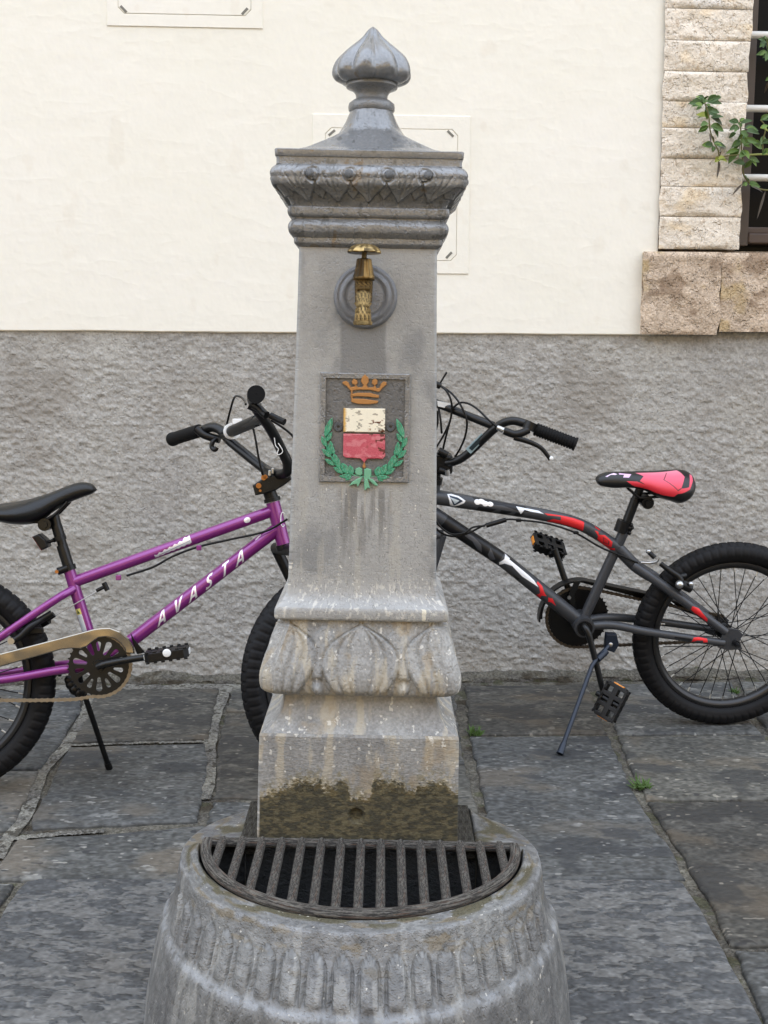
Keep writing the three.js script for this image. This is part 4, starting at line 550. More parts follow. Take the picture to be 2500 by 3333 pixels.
  const crown = [[580, 380], [500, 290], [440, 255], [440, 222], [500, 205], [545, 235], [585, 312], [640, 302], [655, 272], [600, 258], [594, 212], [630, 165], [690, 200], [702, 245], [668, 282], [702, 312], [760, 312], [788, 280], [750, 222], [760, 150], [820, 92], [880, 150], [886, 222], [852, 280], [880, 316], [950, 312], [975, 285], [930, 248], [944, 190], [995, 165], [1035, 200], [1032, 255], [988, 282], [1022, 332], [1062, 320], [1082, 260], [1130, 215], [1186, 226], [1186, 270], [1132, 312], [1072, 386], [1045, 390], [900, 358], [700, 355], [600, 372]];
  part('crown', [crown, [[575, 430], [700, 405], [900, 407], [1060, 450], [1052, 496], [900, 476], [700, 464], [575, 476]], [[590, 502], [800, 510], [1046, 545], [1030, 582], [900, 600], [700, 596], [590, 562]], [[578, 370], [612, 370], [612, 515], [585, 515]]].map((p) => plate(p.map((q) => z3(...q)), 0.0048, 0.0009)), M.gilt, plq);
  const uvFit = (g) => { g.computeBoundingBox(); const b = g.boundingBox, p = g.attributes.position, u = g.attributes.uv; for (let i = 0; i < p.count; i++) u.setXY(i, (p.getX(i) - b.min.x) / (b.max.x - b.min.x), (p.getY(i) - b.min.y) / (b.max.y - b.min.y)); return g; };
  part('shield_chief', uvFit(plate(rect([458, 665], [1162, 675], [1156, 1076], [456, 1066]), 0.0060, 0.0010)), M.white, plq);
  part('shield_base', uvFit(plate([[455, 1096], [1156, 1106], [1162, 1480], [1120, 1522], [872, 1517], [822, 1562], [806, 1592], [788, 1562], [740, 1515], [490, 1502], [450, 1470]].map((q) => z3(...q)), 0.0060, 0.0010)), M.red, plq);
  const leaf = (bx2, by2, tx, ty, w) => { const dx = tx - bx2, dy = ty - by2, l = Math.hypot(dx, dy), nx = -dy / l, ny = dx / l, o = []; for (const [t, k] of [[0, 0.12], [0.2, 0.40], [0.45, 0.52], [0.7, 0.40], [0.9, 0.16], [1, 0]]) o.push([bx2 + dx * t + nx * w * k, by2 + dy * t + ny * w * k]); for (const [t, k] of [[0.9, 0.16], [0.7, 0.40], [0.45, 0.52], [0.2, 0.40], [0, 0.12]]) o.push([bx2 + dx * t - nx * w * k, by2 + dy * t - ny * w * k]); return o; };
  const LV = [[145, 1145, 268, 822, 105], [140, 1060, 240, 900, 60], [175, 1225, 264, 1068, 74], [160, 1312, 88, 1135, 80], [250, 1450, 236, 1210, 100], [238, 1492, 88, 1345, 80], [300, 1440, 250, 1320, 70], [340, 1600, 290, 1430, 105], [300, 1632, 142, 1522, 72], [395, 1700, 330, 1470, 90], [450, 1765, 285, 1660, 80], [530, 1770, 425, 1590, 120], [600, 1790, 560, 1628, 115], [592, 1812, 382, 1815, 80], [590, 1800, 490, 1885, 80]];
  for (const sgn of [1, -1]) for (const l of LV) { const m = (x) => (sgn > 0 ? x : 1618 - x), g = plate(leaf(m(l[0]), l[1] + (sgn < 0 ? 18 : 0), m(l[2]), l[3] + (sgn < 0 ? 18 : 0), l[4]).map((q) => z3(...q)), 0.0052 + rnd() * 0.0008, 0.0011); part('laurel_leaf', uvFit(g), M.verdigris, plq); }
  const sp = (pts) => tube(pts.map((q) => { const p = z3(...q); return V(p[0], p[1], 0.0030); }), 0.0016, { rs: 8 });
  part('laurel_stem', [sp([[150, 1140], [170, 1300], [250, 1500], [385, 1690], [590, 1790], [800, 1830]]), sp([[1468, 1158], [1448, 1318], [1368, 1518], [1233, 1708], [1028, 1808], [820, 1838]])], M.verdigris, plq);
  part('ribbon', [[[650, 1750], [660, 1690], [720, 1662], [770, 1690], [778, 1780], [740, 1805], [670, 1790]], [[800, 1860], [806, 1700], [850, 1680], [925, 1700], [930, 1790], [900, 1860], [860, 1880]], [[780, 1820], [720, 1960], [690, 1992], [680, 1945], [610, 1955], [552, 1975], [600, 1910], [700, 1850], [760, 1830]], [[812, 1850], [870, 1870], [905, 2020], [870, 2010], [815, 2055], [805, 1960]], [[880, 1850], [950, 1862], [1035, 1955], [1028, 1978], [985, 1970], [900, 1890]]].map((p, i) => plate(p.map((q) => z3(...q)), 0.0056 + i * 0.0004, 0.0011)), M.verdigris, plq);
  for (const [x, y] of [[370, 985], [1250, 985]]) part('rivet', lathe([[0.0022, 0.0008], [0.0022, 0.0030], [0.0060, 0.0034], [0.0072, 0.0020], [0.0074, 0.0006]], 20).rotateX(Math.PI / 2).translate(...z3(x, y), 0.0009), M.slab, plq);
  part('shield_point', plate([[800, 1575], [818, 1575], [826, 1620], [838, 1660], [800, 1690], [768, 1655], [790, 1610]].map((q) => z3(...q)), 0.0042, 0.0009), M.gilt, plq);
}
const font = await new FontLoader().loadAsync('fonts/droid/droid_sans_bold.typeface.json');
{
  const ins = []; for (const [txt, px] of [['GITTES', 936], ['CANNEZZI', 1216]]) { const g = new TextGeometry(txt, { font, size: 0.0150, depth: 0.0012, bevelEnabled: true, bevelSize: 0.0003, bevelThickness: 0.0005, bevelSegments: 1, curveSegments: 4 }); const p = FW(px, 2584, 0.151); g.scale(txt.length > 6 ? 0.98 : 1.0, 1, 1); g.translate(p.x, p.y, 0.14815); { const a = g.attributes.position, b = g.attributes.uv; for (let i = 0; i < a.count; i++) b.setXY(i, (a.getX(i) / 0.149 + 1) / 8, Math.max(0.02, (a.getY(i) - 0.2738) / 0.157)); } ins.push(g); }
  part('inscription', ins, M.pedestal, fountain, 'worn raised letters half under the algae');
}
// round basin
const BC = V(0.006, 0, 0.165);
{
  const wall = [[0.318, -0.02, 0], [0.318, 0.01, 0.08], [0.313, 0.06, 0.18], [0.3035, 0.12, 0.30], [0.2945, 0.160, 0.365], [0.2915, 0.172, 0.385], [0.2875, 0.1785, 0.40], [0.2830, 0.182, 0.415], [0.2790, 0.188, 0.43], [0.2750, 0.200, 0.47], [0.2715, 0.216, 0.54], [0.2690, 0.232, 0.60], [0.2670, 0.248, 0.66], [0.2655, 0.2560, 0.685], [0.2640, 0.2605, 0.70], [0.2615, 0.2630, 0.715], [0.2560, 0.2645, 0.75], [0.2490, 0.2680, 0.80], [0.2420, 0.2705, 0.86], [0.2385, 0.2700, 0.90], [0.2365, 0.2600, 0.93], [0.2350, 0.2450, 0.96], [0.2330, 0.2000, 1]];
  const rows = []; for (let i = 0; i < wall.length - 1; i++) { const n = i > 8 && i < 13 ? 5 : 2; for (let k = 0; k < n; k++) rows.push(wall[i].map((v, q) => mix(v, wall[i + 1][q], k / n))); } rows.push(wall[wall.length - 1]);
  const top = rows.findIndex((r) => r[1] >= 0.2629), NF = 50;
  const ring = (a0, a1, n, back) => grid(rows.length - 1, n, (fi, fj, i) => {
    const a = mix(a0, a1, fj), q = rows[i]; let r = q[0], y = q[1];
    const fl = a / (Math.PI * 2) * NF, f = Math.abs(((fl % 1) + 1) % 1 * 2 - 1), t = (y - 0.188) / 0.046;                                      // arched flutes
    if (!back && y < 0.2405 && t > -0.1 && t < 1.1 && Math.abs(a) < 1.2) { const arch = t < 0.7 ? 0.66 : 0.66 * Math.sqrt(Math.max(0, 1 - Math.pow((t - 0.7) / 0.34, 2))); r += 0.0046 * Math.sqrt(clamp(1 - Math.pow(f / Math.max(arch, 0.02), 2))) * (f < arch ? 1 : 0) * sst(-0.06, 0.04, t) - 0.0026 * sst(0.14, 0.02, Math.abs(f - arch - 0.08)) * sst(-0.05, 0.1, t) + 0.0030 * sst(0.90, 0.98, f) * sst(0.8, 0.5, t) * sst(-0.06, 0.06, t); }
    r += (i < top ? 0.0014 : 0.0006) * (fb((a / 6.2832 + 1.5) % 1, y * 3, 60, 8, 4, 661) - 0.5);
    if (back && i > top) { const rin = Math.min(0.172 / Math.max(Math.abs(Math.sin(a)), 1e-3), 0.258), k = (i - top) / (rows.length - 1 - top); r = k < 0.62 ? mix(0.265, rin, k / 0.62) : rin; y = k < 0.62 ? mix(0.263, 0.272, k / 0.62) : mix(0.272, 0.2, (k - 0.62) / 0.38); }
    return [Math.sin(a) * r + BC.x, y, Math.cos(a) * r * (back ? 0.76 : i > top + 6 ? 0.94 : mix(mix(1.0, 1.06, sst(0, 0.17, y)), 0.93, sst(0.18, 0.262, y))) + BC.z, a / 6.2832 + 0.5, q[2]];
  }, false, false);
  const H = Math.PI / 2, floor = new THREE.CircleGeometry(0.30, 48).rotateX(-Math.PI / 2).translate(BC.x, 0.06, BC.z);
  const A = ring(-H, H, 900, false), Bk = ring(H, 3 * H, 160, true);
  for (const g of [A, Bk]) { const n = g.attributes.normal; }
  const flipG = (g) => { const ix = g.index.array; for (let i = 0; i < ix.length; i += 3) { const t = ix[i + 1]; ix[i + 1] = ix[i + 2]; ix[i + 2] = t; } g.computeVertexNormals(); return g; };
  const first = (g) => { const p = g.attributes.position, n = g.attributes.normal, i = Math.floor(g.attributes.position.count / (rows.length) * 3.5); return (p.getX(i) - BC.x) * n.getX(i) + (p.getZ(i) - BC.z) * n.getZ(i) < 0 ? flipG(g) : g; };
  part('basin', [first(A), first(Bk)], M.basin, fountain);
  // inside: wall, floor and the drain
  part('bowl', [new THREE.CylinderGeometry(0.236, 0.21, 0.215, 64, 6, true, -H, Math.PI).scale(1, 1, 0.95).translate(BC.x, 0.158, BC.z), floor, box(0.50, 0.21, 0.012, BC.x, 0.157, 0.1465, 0)], M.bowl, fountain);
  part('drain_ring', lathe([[0.062, 0.0], [0.062, 0.05], [0.068, 0.056], [0.076, 0.05], [0.078, 0.0]], 40).translate(BC.x + 0.005, 0.06, BC.z + 0.085), M.bowl, fountain);
  // strip of gritty cement left between block and rim
  for (const s of [-1, 1]) part('cement_bed', box(0.026, 0.02, 0.16, s * 0.1635, 0.2615, 0.082, 0.003), M.mortar, fountain);
}
// grate lying in the basin
const grate = thing('drain_grate', 'rusty iron half-round grate of parallel bars lying over the fountain basin', 'grate');
{
  const c = fountain.localToWorld(V(BC.x, 0.272, BC.z)); grate.position.copy(c); grate.rotation.z = -0.0146; const R = 0.227, RZ = 0.213, t = 0.0078, pts = [];
  for (let i = 0; i <= 48; i++) { const a = -Math.PI / 2 + Math.PI * i / 48; pts.push(V(Math.sin(a) * R, 0.002, Math.cos(a) * RZ + 0.004)); }
  const wob = (r, k) => (u) => r * (1 + 0.10 * (fb(u, k, 24, 2, 3, 671) - 0.5));
  part('rim', [tube(pts, wob(t, 0.3), { n: 120, rs: 12 }), tube([[-R, 0.0, 0.0], [R, 0.0, 0.0]], wob(0.0072, 0.6), { n: 40, rs: 10 })], M.rust, grate);
  for (let i = 0; i < 15; i++) { const x = (i - 7) * 0.0293, z = RZ * Math.sqrt(1 - (x / R) ** 2) + 0.002; part('bar', tube([[x, 0.002, -0.004], [x, 0.0025, z]], wob(0.0066, (i * 0.13) % 1), { n: 24, rs: 10 }), M.rust, grate); }
}

// ------------------------------------------------------------------ bicycles
const WR = 0.2575;
const tyreGeo = grid(40, 504, (fi, fj) => {
  const b = fi * Math.PI * 2, a = fj * Math.PI * 2, w = Math.sin(b), o = Math.cos(b); let r = 0.0285; const tread = sst(-0.15, 0.05, o);
  const seg = ((fj * 72 + (Math.abs(w) > 0.42 ? 0.5 : 0)) % 1), line = Math.min(seg, 1 - seg), gr = Math.max(sst(0.10, 0.045, line), sst(0.07, 0.02, Math.abs(Math.abs(w) - 0.42)), 0.6 * sst(0.05, 0.01, Math.abs(w)));
  r += tread * (0.0022 - 0.0034 * gr); r += 0.0007 * sst(0.04, 0, Math.abs(o + 0.25)); const rad = 0.2290 + o * r * (o > 0 ? 0.965 : 0.86);
  return [Math.cos(a) * rad, Math.sin(a) * rad, w * r * 0.92, fj * 1.6, fi * 0.16];
});
const rimGeo = lathe([[0.1990, 0.0135], [0.2055, 0.0140], [0.2065, 0.0125], [0.2055, 0.0105], [0.1975, 0.0100], [0.1915, 0.0060], [0.1905, 0], [0.1915, -0.0060], [0.1975, -0.0100], [0.2055, -0.0105], [0.2065, -0.0125], [0.2055, -0.0140], [0.1990, -0.0135], [0.1955, -0.0118], [0.1890, -0.0070], [0.1882, 0], [0.1890, 0.0070], [0.1955, 0.0118], [0.1990, 0.0135]], 96).rotateX(Math.PI / 2);
const hubGeo = merge([lathe([[0.0001, -0.05], [0.006, -0.05], [0.006, -0.036], [0.022, -0.034], [0.022, -0.030], [0.013, -0.026], [0.012, 0], [0.013, 0.026], [0.022, 0.030], [0.022, 0.034], [0.006, 0.036], [0.006, 0.05], [0.0001, 0.05]], 28).rotateX(Math.PI / 2)]);
function wheel(name, parent, bright) {
  const g = sub(name, parent); part('tyre', tyreGeo, M.tyre, g); part('rim', rimGeo, bright ? M.rimBright : M.rim, g); part('hub', hubGeo, M.satin, g);
  for (let i = 0; i < 36; i++) {
    const a = i * Math.PI / 18, s = i % 2 ? 1 : -1, b = a + (Math.floor(i / 2) % 2 ? 1 : -1) * 1.15, p = V(Math.cos(b) * 0.020, Math.sin(b) * 0.020, s * 0.032), q = V(Math.cos(a) * 0.190, Math.sin(a) * 0.190, s * 0.002), k = p.clone().lerp(q, 0.93);
    part('spoke', tube([p, k], 0.0013, { rs: 5, caps: false }), M.spoke, g); part('nipple', tube([k, q], 0.0020, { rs: 6 }), M.nipple, g);
  }
  return g;
}
// saddle from the side view: stations [x, top, bottom, half width]
function saddle(st) {
  const c = new THREE.CatmullRomCurve3(st.map((s) => V(s[0], s[1], s[2])), false, 'centripetal'), c2 = new THREE.CatmullRomCurve3(st.map((s) => V(s[0], s[3], 0)), false, 'centripetal'), N = 48, A = [], B = []; for (let i = 0; i <= N; i++) { A.push(c.getPoint(i / N)); B.push(c2.getPoint(i / N)); }
  return grid(N, 40, (fi, fj, i) => {
    const a = (fj - 0.0) * Math.PI * 2, top = A[i].y, bot = A[i].z, e = Math.pow(Math.max(0.0005, Math.min(1, Math.sin(Math.PI * clamp(fi, 0.0, 1)) * 6)), 0.5), w = Math.max(B[i].y, 0.0008) * e, m = mix(bot, top, 0.30), ca = Math.cos(a), sa = Math.sin(a);
    const z = Math.sign(sa) * Math.pow(Math.abs(sa), 0.95) * w * (ca < 0 ? 0.95 - 0.12 * -ca : 1), y = ca >= 0 ? m + (top - m) * Math.pow(ca, 0.95) * e : m + (bot - m) * Math.pow(-ca, 0.8) * e;
    return [A[i].x, y, -z, fi, 0.25 + (fj <= 0.5 ? -fj : 1 - fj)];
  });
}
function pedal(parent, cx, up, out, lensM, name = 'pedal') {            // body 96 x 66 x 20 mm about cx; up = normal of the tread, out = spindle direction
  const g = sub(name, parent), hl = 0.048, hw = 0.033, o = [[-hl, -hw * 0.7], [-hl + 0.010, -hw], [hl - 0.010, -hw], [hl, -hw * 0.7], [hl, hw * 0.7], [hl - 0.010, hw], [-hl + 0.010, hw], [-hl, hw * 0.7]], hs = [];
  for (const sx of [-1, 0, 1]) for (const sy of [-1, 1]) { const x = sx * 0.029, y = sy * 0.016, a = 0.0085, b = 0.0085; hs.push([[x - a, y - b], [x + a, y - b], [x + a, y + b], [x - a, y + b]]); }
  const body = plate(o, 0.020, 0.0015, hs).translate(0, 0, -0.010), teeth = []; for (let i = 0; i < 6; i++) for (const s of [-1, 1]) for (const q of [-1, 1]) teeth.push(box(0.008, 0.005, 0.004, (i - 2.5) * 0.0165, s * (hw - 0.003), q * 0.0115, 0.001));
  const m = new THREE.Matrix4().makeBasis(out.clone().cross(up).negate().normalize(), out.clone().normalize(), up.clone().normalize()).setPosition(cx);
  part('pedal_body', [body, ...teeth, tube([[0, -hw - 0.012, 0], [0, hw, 0]], 0.0075, { n: 4, rs: 12 })], M.black, g).applyMatrix4(m);
  for (const s of [-1, 1]) part('reflector', box(0.003, 0.030, 0.011, s * (hl + 0.0006), 0, 0, 0.001), lensM, g).applyMatrix4(m);
  return g;
}
function ringGear(R, teeth, holes, th) {
  const o = []; for (let i = 0; i < teeth; i++) for (const [t, r] of [[0, R - 0.0035], [0.3, R - 0.0032], [0.42, R], [0.62, R], [0.74, R - 0.0032]]) { const a = (i + t) / teeth * Math.PI * 2; o.push([Math.cos(a) * r, Math.sin(a) * r]); }
  const hs = []; for (let i = 0; i < holes; i++) { const a = (i + 0.5) / holes * Math.PI * 2, big = i % 2 === 0, r0 = big ? 0.030 : 0.036, r1 = R * (big ? 0.83 : 0.78), w = big ? 0.0062 : 0.0048, q = []; for (let k = 0; k <= 8; k++) { const b = -Math.PI / 2 + k * Math.PI / 8; q.push([r1 - w + Math.cos(b) * w, Math.sin(b) * w * 1.1]); } for (let k = 0; k <= 6; k++) { const b = Math.PI / 2 + k * Math.PI / 6; q.push([r0 + Math.cos(b) * w * 0.6, Math.sin(b) * w * 0.6]); } hs.push(q.map(([x, y]) => [x * Math.cos(a) - y * Math.sin(a), x * Math.sin(a) + y * Math.cos(a)])); }
  return plate(o, th, 0.0005, hs);
}
function chainLoop(pts, m, parent, z) {                             // links along a line, one mesh
  const c = new THREE.CatmullRomCurve3(pts, false, 'centripetal'), n = Math.round(c.getLength() / 0.0127), p = c.getSpacedPoints(n), g = [];
  for (let i = 0; i < n; i++) { const d = p[i + 1].clone().sub(p[i]), w = i % 2 ? 0.0042 : 0.0028, l = plate([[-0.003, -0.0030], [0, -0.0042], [0.0045, -0.0030], [0.0082, -0.0030], [0.0127, -0.0042], [0.0157, -0.003], [0.0157, 0.003], [0.0127, 0.0042], [0.0082, 0.0030], [0.0045, 0.0030], [0, 0.0042], [-0.003, 0.003]], w * 2, 0).translate(0, 0, -w); orient(l, p[i], p[i + 1], V(0, 0, 1)); g.push(l); }
  const o = part('chain', g, m, parent); return o;
}

// ---- purple bicycle, left of the fountain, leaning away on its stand
{
  const b = thing('bicycle', 'purple BMX bicycle with black handlebar and saddle, left of the fountain', 'bicycle'); b.userData.group = 'bicycles parked by the wall';
  b.position.set(-1.003, 0, 0.994); b.rotation.order = 'YXZ'; b.rotation.set(-0.10, 0.107, 0);
  const L = surveyor(b);
  wheel('rear_wheel', b).position.set(0, WR, 0);
  const axis = [L(888, 1634), L(923, 1772)], BB = L(322, 2166, 0.0), fwc = V(0.918, WR, 0), ra = V(0, WR, 0);
  const fw = wheel('front_wheel', b); fw.position.copy(fwc); fw.rotation.y = 0.42;
  part('head_tube', tube([axis[0], axis[1]], 0.0165, { n: 6, rs: 24 }), M.purple, b);
  part('top_tube', tube([L(243, 1893), L(884, 1664)], 0.0135, { n: 20, rs: 28 }), M.purpleTop, b);
  part('down_tube', tube([BB, L(902, 1722)], 0.0155, { n: 20, rs: 28 }), M.purpleDown, b);
  part('seat_tube', tube([L(224, 1851), BB], 0.0135, { n: 12, rs: 28 }), M.purpleSeat, b);
  part('bottom_bracket', tube([BB.clone().setZ(-0.036), BB.clone().setZ(0.034)], 0.021, { n: 4, rs: 24 }), M.purple, b);
  const st = L(236, 1916), cs = L(228, 2172);
  for (const s of [1, -1]) {
    const q1 = L(196, 1942, 0.030), q2 = L(60, 2033, 0.050); part('seat_stay', tube([V(st.x + 0.004, st.y, s * 0.008), V(q1.x, q1.y, s * 0.030), V(q2.x, q2.y, s * 0.050), V(ra.x + 0.012, ra.y + 0.012, s * 0.055)], (t) => 0.0095 - 0.0015 * t, { n: 30, rs: 16 }), M.purple, b);
    part('chain_stay', tube([V(BB.x - 0.01, BB.y, s * 0.020), V(L(200, 2180, 0.038).x, L(200, 2180, 0.038).y, s * 0.038), V(L(20, 2211, 0.05).x, L(20, 2211, 0.05).y, s * 0.050), V(ra.x + 0.012, ra.y, s * 0.055)], (t) => 0.0105 - 0.002 * t, { n: 30, rs: 16 }), M.purple, b);
    part('dropout', [plate([[-0.02, -0.016], [0.03, -0.012], [0.035, 0.012], [0.01, 0.022], [-0.02, 0.014]], 0.005).translate(ra.x, ra.y, s * 0.054), tube([V(0, WR, s * 0.05), V(0, WR, s * 0.068)], 0.008, { rs: 6, n: 2 })], M.purple, b);
  }
  // steering: everything that turns with the fork
  const up = axis[0].clone().sub(axis[1]).normalize(), crown = axis[1].clone().addScaledVector(up, -0.012);
  part('headset', [tube([axis[0].clone().addScaledVector(up, 0.001), axis[0].clone().addScaledVector(up, 0.010)], 0.0195, { n: 2, rs: 24 }), tube([axis[0].clone().addScaledVector(up, 0.008), L(872, 1588)], 0.0155, { n: 4, rs: 24 })], M.black, b); part('lower_headset', tube([axis[1].clone().addScaledVector(up, -0.012), axis[1].clone().addScaledVector(up, 0.001)], 0.019, { n: 2, rs: 24 }), M.black, b);
  const sd = V(Math.sin(0.42), 0, Math.cos(0.42));
  part('fork', [tube([crown.clone().addScaledVector(sd, -0.05), crown.clone().addScaledVector(sd, 0.05)], 0.014, { n: 4, rs: 16 }), ...[1, -1].map((s) => tube([crown.clone().addScaledVector(sd, s * 0.048), crown.clone().lerp(fwc, 0.5).addScaledVector(sd, s * 0.05), fwc.clone().addScaledVector(sd, s * 0.05)], (t) => 0.0135 - 0.004 * t, { n: 16, rs: 16 })), tube([crown.clone().addScaledVector(sd, 0.058).add(V(0, -0.01, 0)), crown.clone().addScaledVector(sd, 0.06).add(V(-0.004, -0.05, 0)), crown.clone().addScaledVector(sd, 0.058).add(V(-0.012, -0.075, 0))], 0.006)], M.black, b);
  const S = (px, py) => L(px, py, 0.028);
  part('stem', [plate([S(822, 1580), S(831, 1613), S(862, 1607), S(900, 1595), S(930, 1576), S(950, 1560), S(944, 1541), S(920, 1532), S(896, 1544), S(850, 1561)].reverse(), 0.054, 0.003).translate(0, 0, -0.026), plate([S(862, 1577), S(866, 1593), S(897, 1584), S(893, 1564)].reverse(), 0.002, 0).translate(0, 0, 0.0275)], M.satin, b);
  part('stem_bolt', [[842, 1581, 0.0062], [847, 1597, 0.003], [858, 1555, 0.006], [864, 1552, 0.005]].map(([x, y, r]) => { const p = S(x, y); return new THREE.CylinderGeometry(r, r, 0.006, 14).rotateX(Math.PI / 2).translate(p.x, p.y, 0.030); }), M.copper, b);
  part('stem_clip', [[878, 1540], [888, 1533]].map(([x, y]) => { const p = S(x, y); return box(0.006, 0.014, 0.02, p.x, p.y, 0.024, 0.002); }), M.steel, b);
  const bar = (pts, r = 0.0115, o = {}) => tube(pts.map(([x, y, z]) => L(x, y, z)), r, { rs: 18, ...o });
  part('handlebar', [bar([[872, 1537, -0.045], [894, 1541, 0.0], [915, 1543, 0.035], [934, 1536, 0.055], [936, 1508, 0.066], [918, 1468, 0.078], [878, 1392, 0.115], [836, 1332, 0.15], [822, 1300, 0.18], [829, 1290, 0.22], [834, 1284, 0.30]], 0.0118, { n: 70 }), bar([[894, 1541, 0.0], [868, 1530, -0.045], [845, 1514, -0.06], [800, 1478, -0.085], [745, 1432, -0.115], [718, 1400, -0.13], [692, 1390, -0.145], [660, 1400, -0.17], [562, 1430, -0.28]], 0.0118, { n: 70 }), bar([[852, 1362, 0.13], [726, 1417, -0.118]], 0.0102, { n: 6 })], M.satin, b);
  part('crossbar_pad', bar([[838, 1368, 0.095], [752, 1405, -0.07]], 0.0135, { n: 6 }), M.black, b);
  part('grip', bar([[832, 1287, 0.195], [834, 1283, 0.31]], 0.0185, { n: 10 }), M.rubber, b); part('grip', bar([[650, 1402, -0.18], [600, 1417, -0.23], [561, 1430, -0.285]], (t) => 0.0165 + 0.0016 * sst(0.8, 1, t), { n: 14 }), M.rubber, b);
  { const p = L(834, 1283, 0.3106); part('grip_end', lathe([[0.0012, 0.0005], [0.0030, 0.0008], [0.0185, 0.0006]], 24).rotateX(Math.PI / 2).translate(p.x, p.y, p.z), M.rubber, b); }
  part('brake_lever', [bar([[824, 1318, 0.175], [842, 1328, 0.180], [858, 1345, 0.185], [868, 1352, 0.19]], 0.009), bar([[880, 1352, 0.195], [900, 1362, 0.20], [926, 1374, 0.21]], 0.0075), bar([[812, 1315, 0.16], [845, 1330, 0.16]], 0.012)], M.black, b);
  part('brake_lever', [bar([[640, 1396, -0.16], [662, 1414, -0.155], [690, 1424, -0.15], [716, 1430, -0.145]], 0.010), bar([[704, 1428, -0.14], [692, 1440, -0.135], [690, 1456, -0.135], [700, 1464, -0.13], [706, 1456, -0.13]], 0.0058)], M.black, b);
  { const c = L(755, 1404, -0.072), d = L(775, 1394, -0.03).sub(c).normalize(), p = L(772, 1373, -0.06); part('bar_clamp', [tube([c.clone().addScaledVector(d, -0.006), c.clone().addScaledVector(d, 0.006)], 0.0195, { n: 2, rs: 24 }), box(0.022, 0.014, 0.018, p.x, p.y, p.z, 0.002).rotateZ(0)], M.whitePlastic, b); }
  part('brake_cable', bar([[735, 1396, -0.12], [748, 1342, -0.10], [762, 1296, -0.06], [778, 1290, 0.0], [795, 1302, 0.06], [800, 1316, 0.12]], 0.0026, { n: 40, rs: 8 }), M.cable, b);
  part('brake_cable', bar([[823, 1388, 0.0], [832, 1430, 0.0], [842, 1490, -0.005], [856, 1550, -0.01]], 0.0026, { n: 30, rs: 8 }), M.cable, b);
  part('brake_cable', bar([[884, 1368, 0.19], [918, 1390, 0.17], [960, 1430, 0.10], [985, 1500, 0.04]], 0.0026, { n: 30, rs: 8 }), M.cable, b);
  part('brake_cable', bar([[412, 1874, 0.012], [500, 1845, 0.014], [560, 1812, 0.014], [642, 1781, 0.012], [740, 1758, 0.012], [868, 1728, 0.02], [935, 1690, 0.05]], 0.0026, { n: 50, rs: 8 }), M.cable, b);
  part('bare_cable', bar([[180, 2003, 0.02], [330, 1917, 0.02]], 0.0014, { n: 4, rs: 6 }), M.steel, b);
  part('cable_splitter', [bar([[314, 1923, 0.02], [344, 1908, 0.02]], 0.0042, { n: 4 }), bar([[338, 1896, 0.02], [350, 1922, 0.02]], 0.0058, { n: 4 })], M.black, b);
  part('cable_guide', [[386, 1880], [648, 1783]].map(([x, y]) => { const p = L(x, y, 0.01); return box(0.012, 0.012, 0.012, p.x, p.y, p.z, 0.002); }), M.purple, b);
  // saddle and post
  const z1 = (x, y) => L(x / 4.1475, 1540 + y / 4.1475), sd1 = [[-330, 470, 560, 0.012], [-300, 430, 600, 0.050], [-200, 400, 630, 0.068], [0, 390, 655, 0.072], [200, 365, 690, 0.066], [400, 325, 690, 0.052], [560, 280, 640, 0.040], [720, 225, 520, 0.031], [930, 140, 400, 0.025], [1100, 98, 330, 0.022], [1240, 120, 280, 0.018], [1318, 200, 225, 0.008]];
  part('saddle', saddle(sd1.map(([x, t, q, w]) => { const a = z1(x, t), c = z1(x, q); return [a.x, a.y - 0.004, c.y, w]; })), M.vinyl, b);
  part('saddle_rail', [1, -1].map((s) => tube([[930, 385], [850, 470], [770, 550], [690, 600], [560, 650], [300, 640]].map(([x, y]) => z1(x, y).setZ(s * 0.02)), 0.0035, { rs: 8 })), M.black, b);
  { const p = z1(625, 690); part('saddle_clamp', [tube([p.clone().setZ(-0.024), p.clone().setZ(0.024)], 0.0145, { n: 2, rs: 18 }), tube([p.clone().setZ(0.022), p.clone().setZ(0.03)], 0.008, { n: 2, rs: 6 })], M.satin, b); }
  part('seat_post', [tube([z1(735, 560), z1(790, 780), z1(930, 1250)], 0.0105, { smooth: false, rs: 18 }), tube([z1(760, 700), z1(810, 860)], 0.0125, { n: 3, rs: 18 }), tube([z1(835, 970), z1(920, 1240)], 0.0128, { n: 4, rs: 18 })], M.satin, b);
  { const p = z1(805, 880), q = z1(570, 925), h = (x, y) => z1(x, y); part('reflector_bracket', [tube([z1(795, 850), z1(815, 910)], 0.0150, { n: 2, rs: 18 }), tube([p, z1(650, 930)], 0.004)], M.black, b); part('rear_reflector', [plate([h(462, 850), h(545, 815), h(640, 890), h(675, 990), h(585, 1035)].reverse(), 0.05, 0.003).translate(0, 0, -0.025)], M.black, b); part('reflector_lens', plate([h(458, 852), h(478, 843), h(600, 1030), h(583, 1038)].reverse(), 0.046, 0.001).translate(0, 0, -0.022), M.redLens, b); }
  { const p = z1(925, 1280), q = z1(790, 1320); part('seat_clamp', [tube([z1(918, 1245), z1(938, 1312)], 0.0165, { n: 2, rs: 20 }), tube([p.clone().setZ(0.010), q.clone().setZ(0.012)], 0.0085, { n: 2, rs: 8 })], M.black, b); part('clamp_bolt', new THREE.CylinderGeometry(0.004, 0.004, 0.005, 12).rotateX(Math.PI / 2).translate(q.x, q.y, 0.021), M.copper, b); }
  // drive side
  const cz = 0.046, z2 = (x, y, z = cz) => L(200 + x / 3.77, 1980 + y / 3.77, z), C = z2(462, 700);
